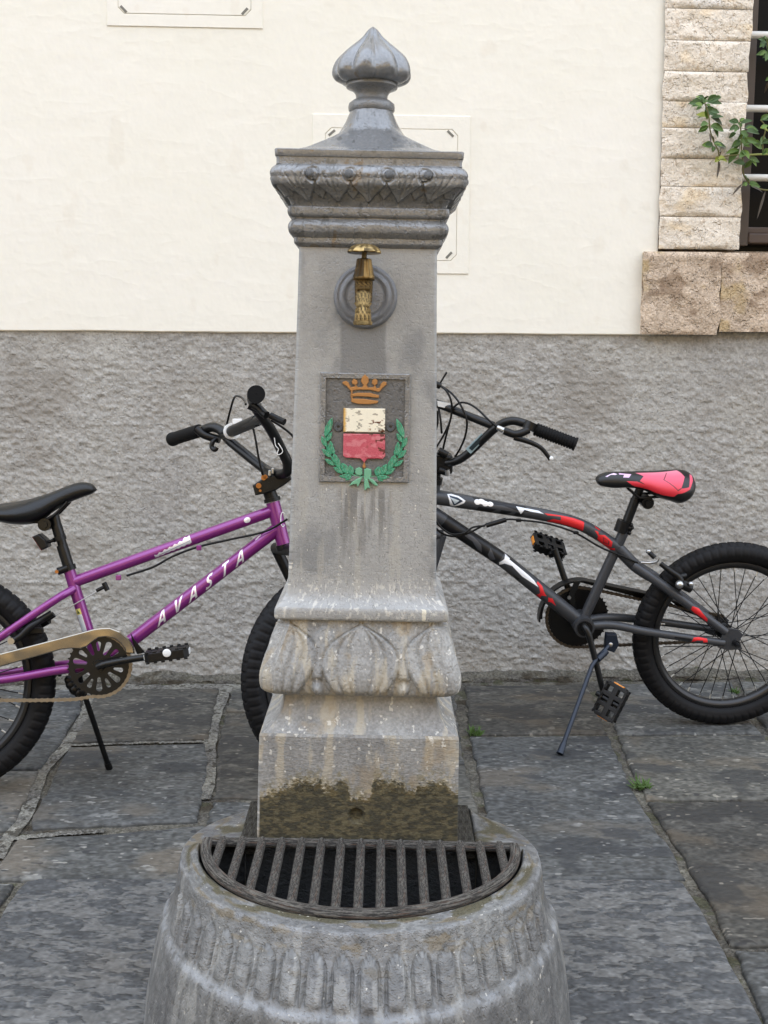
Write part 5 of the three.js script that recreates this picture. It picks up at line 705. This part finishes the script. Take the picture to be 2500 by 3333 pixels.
  part('chainring', ringGear(0.0700, 36, 14, 0.004).translate(C.x, C.y, cz), M.satin, b);
  part('chainring_hub', new THREE.CylinderGeometry(0.0125, 0.014, 0.012, 24).rotateX(Math.PI / 2).translate(C.x, C.y, cz + 0.008), M.satin, b);
  const gz = cz + 0.010, gp = [[-1050, 640], [-900, 590], [0, 357], [300, 277], [400, 250], [500, 236], [600, 234], [720, 280], [830, 370], [885, 470], [902, 556], [792, 552], [774, 490], [725, 425], [645, 368], [545, 350], [455, 362], [385, 410], [318, 468], [235, 496], [120, 492], [0, 505], [-900, 760], [-1050, 730]];
  part('chain_guard', plate(gp.map(([x, y]) => z2(x, y, gz)).reverse(), 0.007, 0.0028).translate(0, 0, gz - 0.003), M.chrome, b);
  part('guard_bracket', [plate([[850, 300], [905, 390], [1030, 540], [930, 560], [880, 430]].map(([x, y]) => z2(x, y, 0.03)).reverse(), 0.005, 0.001).translate(0, 0, 0.03)], M.black, b);
  const pc = z2(1100, 590, 0.070); part('crank_arm', [tube([C.clone().setZ(cz + 0.014), z2(520, 690, cz + 0.022), z2(800, 635, 0.072), pc], (t) => 0.0072 + 0.001 * (1 - t), { n: 24, rs: 14 })], M.satin, b);
  const pd = z2(1300, 555, 0.115); pedal(b, pd, V(-0.12, 1, 0.0).normalize(), V(0, 0, 1), M.whitePlastic);
  part('pedal_reflector_dot', lathe([[0.0001, 0.002], [0.007, 0.0016], [0.009, 0]], 20).rotateX(Math.PI / 2).translate(z2(1292, 550, 0.15).x, z2(1292, 550, 0.15).y, 0.1485), M.whitePlastic, b);
  const fp = BB.clone().multiplyScalar(2).sub(V(pc.x, pc.y, 0)); part('crank_arm', tube([BB.clone().setZ(-0.04), V(fp.x, fp.y, -0.07)], 0.0078, { n: 6 }), M.satin, b); pedal(b, V(fp.x - 0.02, fp.y, -0.115), V(-0.12, 1, 0).normalize(), V(0, 0, -1), M.whitePlastic);
  const ch = [V(-0.005, WR - 0.032, cz + 0.001), z2(-330, 1128), z2(0, 1122), z2(200, 1112)]; for (let i = 0; i <= 14; i++) { const a = -Math.PI * 0.56 + i / 14 * Math.PI * 1.05; ch.push(V(C.x + Math.cos(a) * 0.0705, C.y + Math.sin(a) * 0.0705, cz + 0.002)); } chainLoop([...ch, V(0, WR + 0.03, cz + 0.001)], M.chain, b);
  part('sprocket', ringGear(0.033, 16, 0, 0.004).translate(0, WR, cz), M.satin, b);
  part('black_bits', [[100, 880, 0.012], [125, 930, 0.014], [170, 985, 0.015], [225, 1030, 0.014]].map(([x, y, r]) => ball(z2(x, y, 0.0), r, 10, 8)), M.black, b);  // black lumps below the chainring, part not identified
  // brake and stand
  const z0 = (x, y, z) => L(x / 2.95, 1850 + y / 2.95, z);
  part('rear_brake', [tube([z0(500, 430, 0.03), z0(400, 490, 0.035), z0(290, 560, 0.05), z0(200, 650, 0.055), z0(120, 700, 0.055)], 0.008), tube([z0(470, 500, -0.02), z0(370, 560, -0.03), z0(300, 640, -0.04)], 0.008), box(0.05, 0.014, 0.012, z0(310, 600, 0.03).x, z0(310, 600, 0.03).y, 0.03, 0.003), tube([z0(520, 440, 0.02), z0(450, 490, 0.02)], 0.007)], M.black, b);
  { const p = z0(110, 695, 0.064); part('brake_bolt', new THREE.CylinderGeometry(0.0075, 0.0075, 0.01, 14).rotateX(Math.PI / 2).translate(p.x, p.y, 0.064), M.steel, b); }
  b.updateMatrixWorld(true); const foot = b.worldToLocal(onGround(356, 2502)); const top = z0(780, 1160, -0.03);
  part('kickstand', [tube([V(BB.x - 0.05, BB.y - 0.02, -0.03), top.clone().setZ(-0.045), foot], (t) => 0.0066, { smooth: false, rs: 12 }), tube([foot.clone().lerp(top, 0.08), foot], 0.0085, { n: 2, rs: 12 })], M.black, b);
  { const a = L(918, 1690, 0.0), r = 0.0168; const pts = []; for (let i = 0; i <= 20; i++) { const t = 0.9 + i / 20 * 4.6, k = 0.35 + 0.62 * Math.cos(t) * 0.5, hgt = Math.sin(t) * 0.017; pts.push(V(a.x - 0.004 + Math.sin(k) * r, a.y + hgt, Math.cos(k) * r)); } part('head_badge', tube(pts, 0.0010, { rs: 6, n: 40 }), M.whitePlastic, b); }
  { const p = L(945, 1470, 0.088), q = []; for (const [x, y] of [[893, 1425], [898, 1452], [906, 1462], [902, 1478], [908, 1480], [920, 1470], [906, 1442]]) q.push(L(x, y, 0.116)); part('bar_sticker', tube(q, 0.0011, { rs: 6, n: 40 }), M.whitePlastic, b); }
}

// ---- dark grey bicycle, right of the fountain, leaning towards the street on its stand
{
  const b = thing('bicycle', 'dark grey and red BMX bicycle with pink printed saddle, right of the fountain', 'bicycle'); b.userData.group = 'bicycles parked by the wall';
  b.position.set(0.924, 0, 0.450); b.rotation.order = 'YXZ'; b.rotation.set(0.12, 0.05, 0);
  const L = surveyor(b);
  wheel('rear_wheel', b, true).position.set(0, WR, 0);
  const BB = L(1893, 2028, 0.0), ra = V(0, WR, 0), z6 = (x, y, z = 0) => L(1410 + x / 2.552, 1550 + y / 2.552, z), z8 = (x, y, z = 0) => L(1650 + x / 2.836, 1700 + y / 2.836, z), z9 = (x, y, z = 0) => L(1900 + x / 2.765, 1700 + y / 2.765, z), z5 = (x, y, z = 0) => L(1410 + x / 3.3857, 1210 + y / 3.3857, z), z7 = (x, y, z = 0) => L(1900 + x / 4.1475, 1480 + y / 4.1475, z);
  const hb = L(1385, 1712), ht = L(1412, 1572);
  part('head_tube', tube([ht, hb], 0.019, { n: 4, rs: 20 }), M.grey, b);
  part('top_tube', tube([z6(-20, 165), z6(300, 218), z6(600, 268), z6(900, 318), z6(1100, 362), z6(1250, 415), z6(1400, 502), z6(1530, 592)], (t) => 0.0195 - 0.0035 * sst(0, 0.5, t), { n: 48, rs: 28 }), M.greyTop, b);
  part('down_tube', tube([L(1392, 1660), z6(600, 710), BB], 0.0195, { smooth: false, n: 0, rs: 28 }), M.greyDown, b);
  part('seat_tube', tube([z8(1078, 90), BB], 0.0138, { n: 8, rs: 24 }), M.grey, b);
  part('bottom_bracket', [tube([BB.clone().setZ(-0.036), BB.clone().setZ(0.038)], 0.027, { n: 4, rs: 28 })], M.grey, b); part('bracket_cup', tube([BB.clone().setZ(0.038), BB.clone().setZ(0.044)], 0.020, { n: 2, rs: 24 }), M.black, b);
  const stx = z6(1530, 592), fork = z9(470, 395);
  part('seat_stay_bridge', tube([stx, fork, z9(600, 480)], 0.0165, { n: 10, rs: 20 }), M.grey, b);
  for (const s of [1, -1]) {
    part('seat_stay', tube([V(fork.x - 0.01, fork.y + 0.006, s * 0.010), V(z9(620, 490).x, z9(620, 490).y, s * 0.034), V(z9(830, 640).x, z9(830, 640).y, s * 0.048), V(0.004 - 0.03, WR + 0.028, s * 0.054)], (t) => 0.0135 - 0.003 * t, { n: 30, rs: 20 }), s > 0 ? M.greyStay : M.grey, b);
    part('chain_stay', tube([V(BB.x + 0.014, BB.y, s * 0.022), V(z9(250, 925, 0.03).x, z9(250, 925, 0.03).y, s * 0.030), V(z9(560, 985, 0.05).x, z9(560, 985, 0.05).y, s * 0.048), V(-0.028, WR - 0.003, s * 0.054)], (t) => 0.0115 - 0.0015 * t, { n: 30, rs: 20 }), s > 0 ? M.greyChainstay : M.grey, b);
    part('dropout', plate([[-0.045, -0.014], [-0.02, -0.022], [0.022, -0.020], [0.012, 0.004], [0.020, 0.022], [0.004, 0.036], [-0.02, 0.040], [-0.034, 0.026]], 0.005, 0.001).translate(0, WR, s * 0.054), M.grey, b);
  }
  part('axle', [tube([V(0, WR, -0.07), V(0, WR, 0.085)], 0.0048, { n: 4, rs: 12 }), tube([V(0, WR, 0.059), V(0, WR, 0.070)], 0.0095, { n: 2, rs: 6 })], M.rim, b);
  // steering turned hard, so the front wheel stands behind the fountain
  const fwc = V(-0.90, WR, 0), fw = wheel('front_wheel', b, true); fw.position.copy(fwc); fw.rotation.y = 1.15; const sd = V(Math.sin(1.15), 0, Math.cos(1.15)), crown = hb.clone().add(V(-0.004, -0.02, 0));
  part('fork', [tube([hb, crown], 0.02, { n: 2 }), tube([crown.clone().addScaledVector(sd, -0.05), crown.clone().addScaledVector(sd, 0.05)], 0.014, { n: 2 }), ...[1, -1].map((s) => tube([crown.clone().addScaledVector(sd, s * 0.05), fwc.clone().addScaledVector(sd, s * 0.05)], 0.012, { n: 4 }))], M.grey, b);
  const bar = (pts, r = 0.011, o = {}) => tube(pts.map(([x, y, z]) => z5(x, y, z)), r, { rs: 18, ...o });
  part('headset', [tube([ht, L(1416, 1552)], 0.021, { n: 2, rs: 20 }), tube([L(1416, 1552), L(1426, 1490)], 0.014, { n: 2, rs: 20 })], M.black, b);
  part('stem', [box(0.075, 0.05, 0.05, L(1424, 1508).x, L(1424, 1508).y, 0, 0.008), tube([z5(60, 870, 0.03), z5(150, 920, 0.03)], 0.010), tube([z5(60, 1080, 0.025), z5(150, 1110, 0.025)], 0.009)], M.black, b);
  part('stem_bolt', bar([[150, 1080, 0.03], [160, 1140, 0.03]], 0.007, { n: 2 }), M.steel, b);
  part('handlebar', [bar([[-300, 985, -0.02], [40, 1000, 0.0], [170, 1003, 0.02], [280, 972, 0.035], [380, 905, 0.045], [560, 735, 0.065], [680, 625, 0.08], [780, 562, 0.09], [880, 540, 0.10], [1000, 568, 0.11], [1130, 625, 0.12], [1500, 775, 0.15]], 0.0108, { n: 90 }), bar([[660, 595, 0.075], [30, 345, -0.01], [-560, 110, -0.06]], 0.0105, { smooth: false, n: 0 }), bar([[-300, 985, -0.02], [-420, 800, -0.05], [-560, 110, -0.06], [-700, 60, -0.09], [-1100, -20, -0.15]], 0.0108, { n: 40 })], M.satin, b);
  { const g = [], a = V(...z5(1125, 632, 0.12).toArray()), c = V(...z5(1575, 800, 0.155).toArray()); g.push(tube([a, c], 0.0142, { n: 6, rs: 20 })); for (let i = 0; i < 15; i++) { const p = a.clone().lerp(c, (i + 0.5) / 15), d = c.clone().sub(a).normalize(); g.push(tube([p.clone().addScaledVector(d, -0.0021), p.clone().addScaledVector(d, 0.0021)], 0.0162, { n: 2, rs: 20 })); } g.push(tube([c.clone().lerp(a, 0.03), c], 0.0172, { n: 2, rs: 20 })); part('grip', g, M.rubber, b); }
  part('brake_lever', [bar([[1090, 560, 0.125], [1050, 640, 0.128]], 0.0165, { n: 2 }), bar([[1050, 640, 0.135], [960, 680, 0.14], [900, 690, 0.14], [780, 650, 0.135]], 0.0095), bar([[890, 725, 0.142], [1000, 755, 0.145], [1110, 795, 0.15], [1200, 850, 0.155], [1290, 965, 0.16]], (t) => 0.0068 - 0.002 * t, { n: 30, sq: 0.8 })], M.black, b);
  part('lever_tip', ball(z5(1302, 955, 0.161), 0.0055), M.whitePlastic, b); part('cable_barrel', [bar([[705, 612, 0.13], [775, 648, 0.135]], (t) => 0.0058 + 0.002 * t, { n: 4 })], M.steel, b);
  part('bar_sticker', plate([z5(540, 688, 0.08), z5(598, 735, 0.08), z5(415, 908, 0.072), z5(358, 855, 0.072)], 0.0012, 0.0004).translate(0, 0, 0.068), mat({ map: canvasTex(64, 64, (c) => { c.fillStyle = '#c9d6da'; c.fillRect(0, 0, 64, 64); }), color: 0xb4c4c8, roughness: 0.4 }), b, 'pale blue printed label on the handlebar');
  part('bar_sticker_print', plate([z5(540, 706, 0.08), z5(576, 735, 0.08), z5(430, 872, 0.072), z5(394, 842, 0.072)], 0.0010, 0.0003).translate(0, 0, 0.0694), mat({ color: 0x1d2d33, roughness: 0.4 }), b);
  part('bar_label', plate([z5(45, 318, 0.012), z5(190, 350, 0.012), z5(205, 412, 0.012), z5(50, 380, 0.012)], 0.001, 0.0003).translate(0, 0, 0.014), M.whitePlastic, b, 'white scuffed label on the crossbar');
  const cab = (pts) => part('brake_cable', bar(pts, 0.0027, { n: 50, rs: 8 }), M.cable, b);
  cab([[705, 612, 0.13], [600, 520, 0.12], [480, 405, 0.09], [370, 345, 0.06], [290, 345, 0.04], [215, 410, 0.03], [190, 530, 0.03], [120, 690, 0.02], [30, 840, 0.02]]);
  cab([[70, 150, 0.0], [140, 205, 0.02], [195, 310, 0.03], [205, 440, 0.03], [160, 640, 0.03], [120, 800, 0.02], [100, 920, 0.02]]);
  cab([[80, 150, 0.0], [210, 245, 0.03], [310, 380, 0.05], [370, 540, 0.06], [355, 700, 0.05], [300, 840, 0.04], [240, 940, 0.03]]);
  cab([[60, 400, 0.0], [80, 520, 0.01], [95, 680, 0.01]]); cab([[45, 430, 0.0], [50, 560, 0.0], [30, 640, 0.0]]);
  part('brake_lever', [bar([[20, 130, 0.0], [80, 160, 0.0]], 0.008), bar([[70, 140, 0.0], [110, 70, 0.0], [150, 5, 0.0]], 0.0025)], M.black, b);
  const cb2 = (pts) => part('brake_cable', tube(pts.map(([x, y, z]) => z6(x, y, z)), 0.0027, { n: 50, rs: 8 }), M.cable, b);
  cb2([[-40, 330, 0.03], [30, 440, 0.03], [110, 490, 0.03], [200, 500, 0.03], [300, 470, 0.03], [430, 405, 0.025], [600, 360, 0.022], [760, 368, 0.02], [950, 395, 0.018], [1170, 465, 0.018], [1400, 595, 0.018], [1560, 660, 0.018], [1700, 720, 0.018]]);
  cb2([[20, 360, 0.03], [60, 420, 0.035], [150, 480, 0.035], [260, 470, 0.035], [330, 425, 0.03], [430, 412, 0.026]]);
  part('cable_joint', tube([z6(440, 410, 0.025), z6(605, 362, 0.022)], 0.0062, { n: 4 }), M.black, b); part('cable_tie', [[710, 366], [1185, 468]].map(([x, y]) => { const p = z6(x, y, 0.018); return box(0.014, 0.008, 0.01, p.x, p.y, p.z, 0.002); }), M.satin, b);
  // saddle
  const sds = [[158, 320, 335, 0.010], [200, 265, 400, 0.019], [300, 225, 430, 0.024], [430, 215, 445, 0.026], [600, 215, 435, 0.032], [800, 212, 465, 0.044], [1000, 208, 560, 0.058], [1150, 200, 600, 0.066], [1270, 195, 632, 0.068], [1380, 205, 590, 0.060], [1450, 250, 500, 0.044], [1488, 330, 370, 0.014]];
  part('saddle', saddle(sds.map(([x, t, q, w]) => { const a = z7(x, t), c = z7(x, q); return [a.x, a.y - 0.003, c.y, w]; })), M.vinylPrint, b, 'black saddle with pink and red print');
  part('saddle_rail', [1, -1].map((s) => tube([[590, 440], [660, 510], [740, 555], [860, 550], [1010, 545], [1120, 575]].map(([x, y]) => z7(x, y).setZ(s * 0.021)), 0.0035, { rs: 8 })), M.black, b);
  { const p = z7(835, 625); part('saddle_clamp', [tube([p.clone().setZ(-0.024), p.clone().setZ(0.024)], 0.016, { n: 2, rs: 18 }), tube([p.clone().setZ(0.022), p.clone().setZ(0.032)], 0.0085, { n: 2, rs: 6 })], M.black, b); }
  part('seat_post', [tube([z7(760, 460), z7(690, 620), z7(560, 950)], 0.0108, { smooth: false, rs: 18 }), tube([z7(700, 600), z7(585, 900)], 0.0125, { n: 3, rs: 18 })], M.satin, b);
  part('seat_clamp', [tube([z7(545, 890), z7(490, 1040)], 0.0175, { n: 2, rs: 20 }), ...[[640, 950], [650, 985], [615, 1055]].map(([x, y]) => ball(z7(x, y, 0.004), 0.006, 10, 8)), tube([z7(560, 970, 0), z7(645, 1000, 0)], 0.009, { n: 2 })], M.black, b);
  // cranks, chainring on the far side
  const cz = -0.048, C = V(BB.x, BB.y, cz);
  part('chainring', [ringGear(0.0845, 42, 0, 0.004).translate(C.x, C.y, cz), new THREE.CylinderGeometry(0.076, 0.076, 0.003, 48).rotateX(Math.PI / 2).translate(C.x, C.y, cz + 0.004)], M.black, b);
  { const pts = []; pts.push(V(0.0, WR - 0.036, cz), V(-0.2, (WR - 0.036 + BB.y - 0.086) / 2, cz)); for (let i = 0; i <= 18; i++) { const a = -Math.PI * 0.5 - i / 18 * Math.PI * 0.98; pts.push(V(C.x + Math.cos(a) * 0.0855, C.y + Math.sin(a) * 0.0855, cz + 0.002)); } pts.push(V(-0.2, (WR + 0.036 + BB.y + 0.084) / 2, cz), V(0, WR + 0.036, cz)); chainLoop(pts, M.chainDark, b); }
  { const o = [], q = []; for (let i = 0; i <= 14; i++) { const a = Math.PI * 1.03 - i / 14 * Math.PI * 0.56; o.push([C.x + Math.cos(a) * 0.108, C.y + Math.sin(a) * 0.108]); q.push([C.x + Math.cos(a) * 0.094, C.y + Math.sin(a) * 0.094]); } const e = [[-0.16, WR + 0.092], [-0.05, WR + 0.052], [-0.03, WR + 0.02]], f = [[-0.03, WR + 0.006], [-0.06, WR + 0.030], [-0.16, WR + 0.066]]; part('chain_guard', [plate([...o, ...e, ...f, ...q.reverse()].reverse(), 0.010, 0.002).translate(0, 0, cz - 0.018), plate([...o, ...e, ...[...e].reverse().map(([x, y]) => [x - 0.002, y - 0.004]), ...[...o].reverse().map(([x, y]) => [C.x + (x - C.x) * 0.96, C.y + (y - C.y) * 0.96])].reverse(), 0.026, 0.001).translate(0, 0, cz - 0.012)], M.black, b); }
  part('guard_bracket', plate([z8(612, 520, cz), z8(672, 520, cz), z8(610, 650, cz), z8(628, 780, cz), z8(585, 780, cz), z8(550, 665, cz)].reverse(), 0.004, 0.001).translate(0, 0, -0.032), M.satin, b); { const p = z8(575, 695, -0.025); part('bracket_bolt', new THREE.CylinderGeometry(0.005, 0.005, 0.006, 12).rotateX(Math.PI / 2).translate(p.x, p.y, -0.026), M.steel, b); }
  part('crank_arm', tube([BB.clone().setZ(0.04), z8(715, 960, 0.052), z8(745, 1010, 0.062), z8(775, 1110, 0.068), z8(890, 1570, 0.085)], (t) => 0.0085 - 0.001 * t, { n: 40, rs: 16 }), M.satin, b);
  const pc = z8(962, 1655, 0.125); { const lg = V(-0.42, -0.90, 0.10).normalize(), ou = V(0.62, -0.40, 0.68).normalize(); ou.addScaledVector(lg, -ou.dot(lg)).normalize(); pedal(b, pc, ou.clone().cross(lg).normalize(), ou, M.amber); }
  const fe = z8(440, 250, -0.085); part('crank_arm', tube([BB.clone().setZ(-0.05), fe], 0.0085, { n: 6, rs: 14 }), M.satin, b);
  pedal(b, z8(385, 215, -0.125), V(0.38, 0.86, 0.34).normalize(), V(0, 0.37, -0.93).normalize(), M.amber);
  // brake, stand
  part('rear_brake', [tube([z9(590, 270, 0.02), z9(640, 320, 0.03)], 0.0065), tube([z9(690, 370, 0.035), z9(780, 440, 0.045), z9(860, 500, 0.052), z9(880, 560, 0.058)], (t) => 0.0065 + 0.003 * t), tube([z9(850, 490, 0.04), z9(910, 480, 0.03)], 0.0085), tube([z9(880, 560, 0.06), z9(960, 600, 0.055)], 0.011), tube([z9(890, 540, 0.06), z9(960, 560, 0.06)], 0.006)], M.black, b);
  part('brake_noodle', [tube([z9(515, 362, 0.02), z9(600, 365, 0.024), z9(660, 350, 0.03), z9(672, 325, 0.03)], 0.0038), ball(z9(582, 262, 0.02), 0.0068), ball(z9(862, 560, 0.068), 0.011), ball(z9(964, 555, 0.066), 0.0068)], M.steel, b);
  b.updateMatrixWorld(true); const foot = b.worldToLocal(onGround(1822, 2458)).add(V(0, 0.004, 0)), kt = z8(950, 1130, 0.045), kb = z8(830, 1260, 0.075);
  part('kickstand', [tube([kt, kb, z8(785, 1325, 0.088), foot], 0.0058, { smooth: false, rs: 14 }), tube([z8(915, 1190, 0.055), z8(835, 1265, 0.075)], 0.0095, { n: 4, rs: 12 }), tube([foot.clone().lerp(kb, 0.11), foot], (t) => 0.0076 + 0.0022 * t, { n: 4, rs: 14 }), plate([z8(905, 1010, 0.03), z8(1000, 1015, 0.03), z8(1020, 1110, 0.03), z8(975, 1180, 0.03), z8(890, 1150, 0.03)].reverse(), 0.022, 0.002).translate(0, 0, 0.028)], mat({ color: 0x1e2633, roughness: 0.4, metalness: 0.3 }), b);
  { const p = z8(958, 1130, 0.05); part('stand_bolt', lathe([[0.0001, 0.003], [0.005, 0.002], [0.006, 0]], 16).rotateX(Math.PI / 2).translate(p.x, p.y, 0.0505), M.steel, b); }
}

// ------------------------------------------------------------------ plants
function leafGeo(p, q, w, fold, side) {
  const l = p.distanceTo(q), N = 8, g = grid(N, 4, (fi, fj) => { const t = fi, s = fj * 2 - 1, ww = w * Math.pow(Math.sin(Math.PI * Math.pow(t, 0.8) * 0.985 + 0.03), 0.9); return [t * l, s * ww, -fold * l * t * t + Math.abs(s) * ww * 0.5]; }, false, false);
  return orient(g, p, q, side);
}
{
  const p = thing('window_plant', 'leafy green plant with yellowing leaves growing out through the barred window', 'plant'); p.rotation.y = 0.052;
  const L = surveyor(p), Z = (x, y, z = 0.09) => L(2200 + x / 3.567, 100 + y / 3.567, z);
  const A = [[330, 800, 265, 745, 0], [340, 800, 370, 745, 0], [330, 810, 180, 800, 0], [330, 850, 145, 832, 0], [360, 820, 530, 765, 0], [360, 830, 540, 842, 0], [310, 870, 175, 870, 2], [300, 880, 235, 915, 1], [340, 890, 490, 995, 0], [400, 930, 515, 945, 0], [370, 1000, 235, 965, 3], [400, 1000, 545, 1095, 4], [370, 1070, 290, 1100, 1], [380, 1110, 255, 1175, 1], [400, 1110, 580, 1150, 1], [340, 830, 300, 780, 0], [350, 850, 400, 885, 4], [320, 840, 350, 780, 1], [430, 1330, 300, 1325, 2], [430, 1330, 350, 1310, 0], [440, 1320, 540, 1290, 0], [470, 1340, 600, 1330, 0], [440, 1340, 430, 1410, 0], [390, 1190, 410, 1300, 5], [420, 1220, 450, 1310, 5], [490, 1490, 610, 1510, 3], [510, 1520, 480, 1700, 5], [500, 1470, 460, 1520, 3],
    [730, 1070, 610, 1035, 0], [740, 1060, 800, 1015, 0], [750, 1080, 890, 1040, 0], [720, 1100, 620, 1155, 0], [700, 1190, 605, 1240, 0], [730, 1150, 690, 1100, 0], [760, 1160, 830, 1230, 1], [800, 1130, 970, 1150, 0], [820, 1170, 980, 1190, 0], [800, 1200, 720, 1260, 1], [760, 1280, 650, 1345, 1], [700, 1330, 625, 1360, 0], [740, 1370, 598, 1535, 1], [780, 1300, 880, 1240, 2], [820, 1260, 955, 1300, 1], [890, 1310, 1010, 1360, 2], [780, 1330, 870, 1340, 2], [760, 1390, 860, 1470, 2], [850, 1490, 985, 1512, 1], [870, 1500, 795, 1605, 1], [800, 1540, 670, 1525, 0], [1000, 1440, 1110, 1370, 2], [980, 1130, 1090, 1165, 3], [985, 1320, 1040, 1210, 1], [1000, 1300, 1100, 1270, 0], [985, 1038, 1090, 965, 1], [800, 1690, 850, 1745, 1], [830, 1760, 770, 1800, 1], [850, 1780, 945, 1768, 1], [870, 1800, 990, 1806, 1], [880, 1810, 1040, 1860, 5], [770, 1780, 655, 1900, 5], [1040, 1860, 945, 2175, 5], [760, 1120, 720, 1060, 0], [770, 1210, 850, 1200, 1], [800, 1400, 740, 1470, 1], [760, 1250, 800, 1320, 1], [700, 1270, 760, 1370, 0],
    [1040, 110, 955, 90, 0], [1040, 120, 985, 145, 0], [1030, 150, 970, 190, 1], [1040, 165, 1075, 245, 0], [1070, 258, 940, 265, 1], [1065, 262, 1050, 335, 1], [1100, 540, 1035, 580, 1], [1070, 590, 1030, 730, 5], [1060, 90, 1020, 70, 0], [1065, 130, 1100, 80, 1]];
  A.forEach(([x, y, tx, ty, m], i) => { const z = 0.085 + 0.03 * Math.sin(i * 2.3), dz = 0.022 * Math.sin(i * 1.7 + 0.6), a = Z(x, y, z), c = Z(tx, ty, z + dz), l = a.distanceTo(c); part('leaf', leafGeo(a, c, m === 5 ? Math.min(0.0035, l * 0.12) : l * (m === 3 || m === 2 ? 0.28 : 0.22) + 0.0015, 0.12 + 0.06 * Math.sin(i), V(0.3 * Math.sin(i * 3.1), 0.55 + 0.3 * Math.sin(i * 1.3), 1)), leafMats[m], p); if (m !== 5 && i % 3) { const e = a.clone().lerp(c, 0.12), q = c.clone().sub(a).multiplyScalar(0.72).applyAxisAngle(V(0, 0, 1), 0.75 * Math.sin(i * 5.3)).add(e); q.z += 0.012 * Math.sin(i * 2.9); part('leaf', leafGeo(e, q, l * 0.16 + 0.001, 0.15, V(0.4 * Math.sin(i * 4.7), 0.7, 1)), leafMats[(i + m) % 3], p); } });
  const st = (pts, r, m = stemMat) => part('stem', tube(pts.map(([x, y, z]) => Z(x, y, z)), r, { rs: 8 }), m, p);
  st([[330, 820, 0.09], [380, 980, 0.09], [392, 1120, 0.085], [415, 1220, 0.085], [455, 1320, 0.08], [495, 1400, 0.075], [505, 1460, 0.07], [620, 1450, 0.075], [740, 1440, 0.08]], 0.0020); st([[740, 1060, 0.09], [760, 1200, 0.09], [762, 1380, 0.085], [778, 1520, 0.07], [790, 1680, 0.04], [830, 1740, 0.03], [900, 1810, 0.02], [1045, 1850, -0.01], [1150, 1830, -0.05]], 0.0024); st([[770, 1450, 0.085], [880, 1440, 0.07], [1000, 1435, 0.05], [1130, 1440, -0.02]], 0.0030, mat({ color: 0x8f9450, roughness: 0.7 })); st([[1055, 100, 0.09], [1070, 180, 0.09], [1085, 270, 0.085], [1120, 420, 0.06], [1140, 700, 0.0], [1150, 1000, -0.05]], 0.002); st([[985, 1035, 0.07], [1040, 1120, 0.06], [1010, 1290, 0.05], [1010, 1430, 0.05]], 0.002); st([[510, 1420, 0.075], [525, 1400, 0.078], [500, 1480, 0.072], [490, 1600, 0.07], [478, 1700, 0.07]], 0.0016, deadStem);
}
function weed(px, py, label, s = 1) {
  const g = thing('weed_tuft', label, 'weed'), c = onGround(px, py); g.position.set(c.x, 0, c.z); g.userData.group = 'weeds in the paving joints'; const q = [];
  for (let i = 0; i < 46; i++) { const a = rnd() * 6.283, t = rr(0.25, 1.2), l = rr(0.010, 0.026) * s, o = V(rr(-0.012, 0.012) * s, -0.006, rr(-0.006, 0.006) * s); q.push(leafGeo(o, o.clone().add(V(Math.cos(a) * Math.sin(t) * l, Math.cos(t) * l + 0.004, Math.sin(a) * Math.sin(t) * l)), rr(0.0010, 0.0022) * s, 0.3, V(rr(-1, 1), 1, rr(0, 1)))); }
  part('blades', q, mat({ color: 0x4c6a26, roughness: 0.7, side: THREE.DoubleSide, transmission: 0.25, thickness: 0 }), g);
}
weed(1548, 2388, 'small grass tuft in the joint beside the fountain pedestal', 1.2); weed(2090, 2562, 'bushier grass tuft in the long joint right of the kickstand', 1.35); weed(2392, 2252, 'tiny green tuft seen through the spokes of the dark bicycle', 0.8);

camera.updateProjectionMatrix();
renderer.render(scene, camera);
